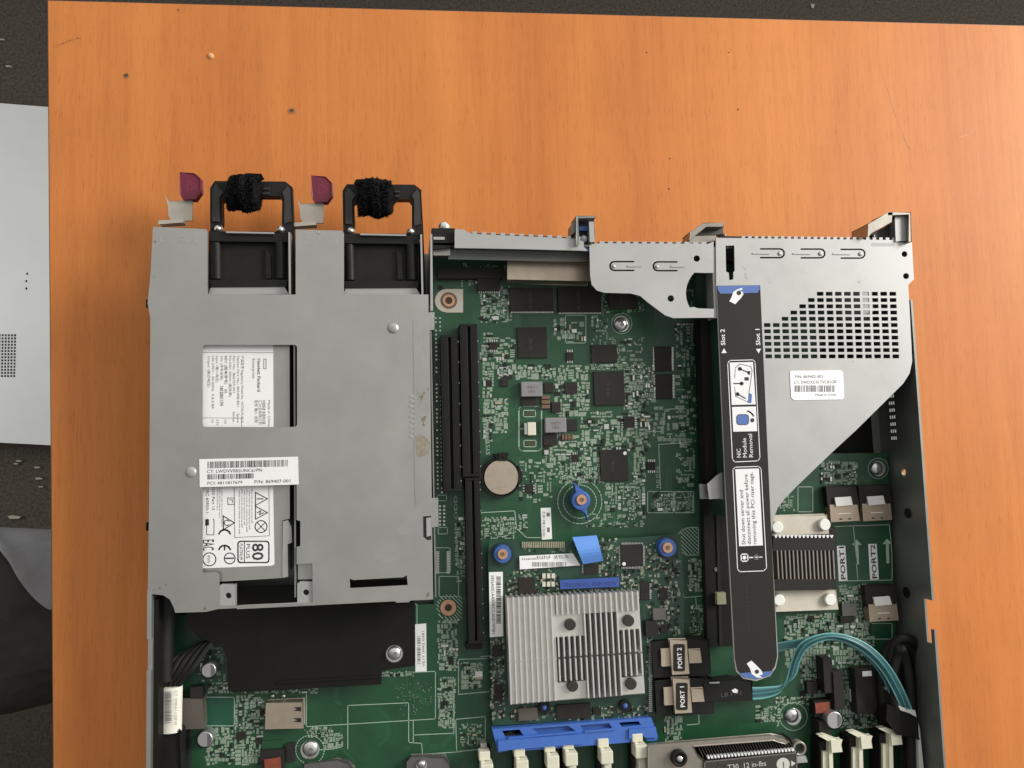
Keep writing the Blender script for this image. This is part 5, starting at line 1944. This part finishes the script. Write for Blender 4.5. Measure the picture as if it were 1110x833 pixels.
# ------------------------------------------------------------------ black sheet below the power supplies
zq = 0.0215
q = P(340, 705, zq)
shroud = thing('power_board_cover', (q.x, q.y, ZB), 'matt black plastic sheet with one steel screw, between the power supplies and the green board', 'plastic cover')
MB().prism([(196, 640), (450, 628), (449.5, 722), (413.5, 727), (413.5, 742), (400, 743), (252, 751), (247, 748), (246, 715), (240, 700), (215, 692), (205, 680)], zq - .0009, zq).build('cover_sheet', BLACKM, shroud, bevel=.0003)
MB().prism([(300, 738.5), (412, 732), (412.5, 735), (300, 742)], zq, zq + .0006).build('fold_ridge', BLACKM, shroud)
lg = MB()
for x, y in ((430, 700), (260, 735), (230, 665)):
    lg.cyl(x, y, 5, ZB + .0001, zq - .0009, 10)
lg.build('spacer', BLACK, shroud)
MB().cyl(427.5, 709, 10.5, zq, zq + .0003, 22).build('screw_recess', DARK, shroud)
screw(427.5, 709, 7.8, zq, shroud)

# ------------------------------------------------------------------ left cable bundle
q = P(178, 720, .02)
cb = thing('cable_bundle', (q.x, q.y, ZB), 'thick black cable bundle along the left chassis wall, wrapped in a white barcode sticker', 'cable')
mb_ = MB()
zz = .026
mb_.tube([P(181, 640, zz), P(180, 668, zz), P(178, 700, zz), P(178, 738, zz)], .0048, 14, 6)
mb_.build('sleeve', CABLE, cb, smooth=True)
for i in range(5):
    w_ = MB()
    x0 = 174 + i * 5
    w_.tube([P(x0, 750, zz - .002), P(x0 + 1, 739, zz), P(x0 + 6 + i * 2.2, 729 - i * 1.2, zz + .001), P(x0 + 16 + i * 3, 714 - i * 2, zz - .003), P(212 + i * 6, 702 - i * 3, zz - .009)], .0016, 8, 5)
    w_.build('wire', CABLE, cb, smooth=True)
mb_ = MB()
mb_.tube([P(185, 744, zz - .001), P(184.5, 768, zz - .001), P(184, 793, zz - .001)], .0061, 20, 4, .75)
wrap = mb_.build('barcode_sticker', mat('aged_paper', (.72, .69, .60), .6, 0, .05, 80), cb, smooth=True)
g = MB()
zt_ = zz + .0042
g.barcode(178.5, 750, 186, 785, zt_, True, 14)
g.text('CT 7MKA1120FW', 189.5, 749, 2.6, zt_ - .0002, -90, wpx=38)
g.text('P/N 866443-001 Made in China', 173.5, 749, 2.0, zt_ - .0012, -90, wpx=38)
g.build('print', INKG, wrap)
mb_ = MB()
mb_.prism([(170, 793), (195, 793), (196, 900), (169, 900)], ZB + .0001, zz + .001)
mb_.build('plug', BLACK, cb, bevel=.0015)

# ------------------------------------------------------------------ ribbon cable, right
q = P(870, 740, .02)
rib = thing('ribbon_cable', (q.x, q.y, ZB), 'teal ribbon cable arching from a black plug to the right chassis wall', 'ribbon cable')
PATH = [  # px, py, z, lateral spread in px (dx, dy) and in z between first and last wire
    (814, 752, .020, (0, 12), .000), (830, 751, .020, (-1, 11), .001), (846, 747, .021, (-4, 8), .002), (857, 735, .023, (-9, 5), .003), (862, 718, .025, (-9, 2), .004),
    (870, 702, .027, (-8, -4), .005), (884, 693.5, .029, (-5, -6), .006), (902, 690, .030, (0, -6), .007), (922, 694.5, .031, (5, -6), .007), (942, 706, .031, (8, -5), .006),
    (960, 725, .031, (9, -4), .005), (974, 749, .031, (10, -2.5), .004), (983, 770, .029, (10, -2), .003)]
NWIRE = 9
for k in range(NWIRE):
    f = k / (NWIRE - 1) - .5
    mb_ = MB()
    mb_.tube([P(x + dx * f, y + dy * f, z - dz * abs(f) * (1 if k % 2 else .6)) for x, y, z, (dx, dy), dz in PATH], .00052, 7, 5)
    mb_.build('wire', TEALL if k in (0, 8) else (TEAL if k in (1, 4, 7) else TEALD), rib, smooth=True)
PATH2 = [(838, 703, .020, (0, 9)), (852, 700, .021, (0, 8)), (868, 697, .023, (-1, 7)), (884, 692.5, .026, (-2, 6)), (902, 690, .027, (-1, 6)), (922, 696, .027, (-4, 6)), (942, 709, .027, (-6, 6)),
         (958, 729, .027, (-7, 5)), (970, 753, .027, (-8, 4)), (977, 768, .026, (-8, 3))]
for k in range(7):
    f = k / 6 - .5
    mb_ = MB()
    mb_.tube([P(x + dx * f, y + dy * f, z) for x, y, z, (dx, dy) in PATH2], .00050, 7, 5)
    mb_.build('wire', TEAL if k in (0, 6) else TEALD, rib, smooth=True)
mb_ = MB()
mb_.prism([(764, 741), (800, 738.5), (815, 739), (815, 759), (765, 760)], ZB + .0001, .0235)
plug = mb_.build('plug', BLACK, rib, bevel=.0008)
MB().prism([(793, 748.5), (797, 746.5), (800, 748.5), (799, 751.5), (795, 751)], .0235, .0238).build('plug_mark', WHITEINK, plug)
MB().prism([(769, 739.8), (780, 739.4), (780, 741), (769, 741.2)], .0235, .0240).build('plug_clip', STEELB, plug)
g = MB()
g.text('LB P/N', 782, 756, 4, .02358, 3, wpx=22)
g.build('print', mat('faint_ink', (.07, .068, .065), .7), plug)
mb_ = MB()
mb_.prism([(963, 765), (976, 767), (981, 770), (990, 771), (994, 776), (995, 800), (972, 795), (960, 780)], .016, .0285)
mb_.build('end_sleeve', BLACKM, rib, bevel=.001)
MB().prism([(974, 765.5), (986, 769), (992, 770.5), (993, 777), (986, 773), (976, 770)], .0285, .0295).build('sleeve_tape', mat('tape_white', (.62, .62, .58), .6), rib, bevel=.0002)
mb_ = MB()
mb_.prism([(994, 778), (997, 790), (1002, 840), (1003, 900), (998, 900), (997, 840)], .018, .028)
mb_.build('sleeve_tape', mat('tape_white', (.62, .62, .58), .6), rib)

# black looped cables by the right wall
q = P(978, 740, .02)
lc = thing('looped_cable', (q.x, q.y, ZB), 'black cable folded into a loop against the right chassis wall', 'cable')
for i, (x0, top_, x1, r_) in enumerate(((957, 700, 994, .0034), (964, 694, 999, .0030), (968, 706, 984, .0032))):
    mb_ = MB()
    zz = .020 + i * .003
    mb_.tube([P(x0 + 4, 800, zz - .004), P(x0 + 2, 770, zz), P(x0 - 1, 735, zz), P(x0 + 5, top_ + 6, zz), P((x0 + x1) / 2, top_ - 2, zz + .002), P(x1 - 3, top_ + 10, zz),
              P(x1 + 1, 745, zz), P(x1 + 2, 790, zz - .002), P(x1 + 4, 860, zz - .004)], r_, 10, 6)
    mb_.build('strand', CABLE, lc, smooth=True)
for x, y, s in ((956, 742, 1),):
    mb_ = MB()
    mb_.tube([P(x, y - 10, .026), P(x + 6, y - 6, .026), P(x + 7, y + 2, .025), P(x + 3, y + 5, .024)], .0012, 8, 5)
    mb_.build('cable_tie', mat('grey_tie', (.25, .25, .24), .4), lc, smooth=True)

# ------------------------------------------------------------------ black finned heatsink, right
zh0 = .0235
q = P(875, 612, ZB)
bhs = thing('black_heatsink', (q.x, q.y, ZB), 'black finned heatsink with cream clip plates and white push pins, right of the instruction strip', 'heatsink')
mb_ = MB()
mb_.prism([(838, 575), (906, 572), (907, 643), (838, 646)], ZB + .0005, ZB + .004)
mb_.build('base', mat('anodised_black', (.018, .016, .014), .42, .3, .15, 200), bhs)
mb_ = MB()
mb_.prism([(838, 582), (905, 579.5), (905.5, 597), (838, 598)], ZB + .004, zh0 - .0005)
mb_.prism([(838, 628), (906, 627), (907, 639), (838, 641)], ZB + .004, zh0 - .0005)
mb_.build('fin_end', mat('anodised_black', (.018, .016, .014), .42, .3), bhs)
mb_ = MB()
for i in range(15):
    x = 842 + i * 4.32
    mb_.prism([(x, 597), (x + 1.3, 597), (x + 3.0, 628), (x + 1.7, 628)], ZB + .004, zh0)
mb_.build('cooling_fin', mat('fin_edge', (.30, .27, .24), .4, .6), bhs)
mb_ = MB()
for i in range(15):
    x = 839.5 + i * 4.32
    mb_.prism([(x, 580.5), (x + 3.4, 580.3), (x + 2.2, 583.4), (x + 1.2, 583.4)], zh0 - .001, zh0 + .0006)
mb_.build('fin_tip', PAPER, bhs)
for pts in ([(838, 560), (896, 558.3), (898, 579), (838, 581)], [(841, 641.5), (906, 639.5), (908, 660), (842, 662.5)]):
    MB().prism(pts, ZB + .004, ZB + .0075).build('clip_plate', mat('cream_plate', (.60, .55, .45), .5, .0, .08, 150), bhs, bevel=.0005)
for x, y in ((894.5, 569), (843, 572), (900.5, 650.5), (845, 651)):
    MB().cyl(x, y, 6.2, ZB + .0075, ZB + .0105, 24).build('push_pin', mat('pin_white', (.84, .83, .77), .4), bhs, bevel=.0006, smooth=True)

# ------------------------------------------------------------------ processor cooler at the near edge
zc_ = .036
q = P(800, 840, ZB)
cool = thing('processor_cooler', (q.x, q.y, ZB), 'processor cooler with tan metal frame, black fins and dark torque plate at the near edge', 'cooler')
mb_ = MB()
mb_.prism([(702, 811), (704, 809), (838, 798.5), (851, 800), (855, 804), (852, 806), (838, 803), (752, 809.5), (757, 820), (765, 827), (766, 900), (703, 900)], .026, .030)
mb_.build('frame', mat('frame_tan', (.30, .27, .23), .42, .6, .1, 150), cool, bevel=.0006)
mb_ = MB()
for i in range(34):
    x = 756 + i * 3.05
    y = 808.5 - i * .23
    mb_.prism([(x, y), (x + 1.0, y), (x + 8.0, y + 14), (x + 7.0, y + 14)], .016, .0278)
mb_.build('cooling_fin', mat('fin_dark', (.05, .045, .038), .4, .4), cool)
MB().prism([(752, 806), (850, 799), (870, 830), (766, 840)], ZB + .002, .0165).build('fin_base', BLACK, cool)
mb_ = MB()
for i in range(26):
    x = 767.5 + i * 3.65
    y = 820.5 - i * .33
    mb_.prism([(x - .6, y), (x + 1.2, y - 1), (x + 2.0, y + 2), (x + .2, y + 2.6)], .0278, .0300)
mb_.build('fin_tip', PAPER, cool)
pl = MB().prism([(763.5, 826), (863.5, 816), (866, 900), (763.5, 900)], .0280, .0310).build('torque_plate', mat('plate_dark', (.045, .04, .035), .45, .2, .1, 200), cool, bevel=.0003)
MB().line([(763.8, 900), (763.8, 826.2), (863.5, 816.2), (864.5, 900)], 1.2, .0311).build('plate_rim', mat('rim_tan', (.20, .18, .155), .4, .5), pl)
g = MB()
g.ring_line(781, 833, 4.5, .9, .0311)
g.text('T30  12 in-lbs', 789, 835, 5.2, .0311, 2.0, wpx=42)
g.flat([(857.5, 824.6), (857.8, 831.2), (862.5, 827.6)], .0311)
g.flat(circ(849, 828.8, 7.2, 22), .0311)
g.build('white_print', mat('soft_white', (.55, .54, .50), .6), pl)
MB().text('1', 849.8, 833, 6.5, .03118, 4, align='C').build('dark_print', INK, pl)
mb_ = MB()
mb_.cyl(737, 823, 8.5, .030, .0335, 24, None, 5.5)
sc2 = mb_.build('spring_screw', BLACK, cool, bevel=.0004, smooth=True)
MB().dome(738, 824, 5.6, .030, .003, 16, 4).build('screw_head', CHROME, sc2, smooth=True)
mb_ = MB()
mb_.cyl(867, 812, 7.5, .024, .029, 24, None, 5.0)
mb_.build('lock_ring', mat('frame_tan', (.30, .27, .23), .42, .6), cool, bevel=.0004, smooth=True)
mb_ = MB()
mb_.prism([(862, 821), (873, 820), (875, 823), (875, 826), (862, 827)], .024, .029)
mb_.build('lock_tab', STEELB, cool, bevel=.0005)
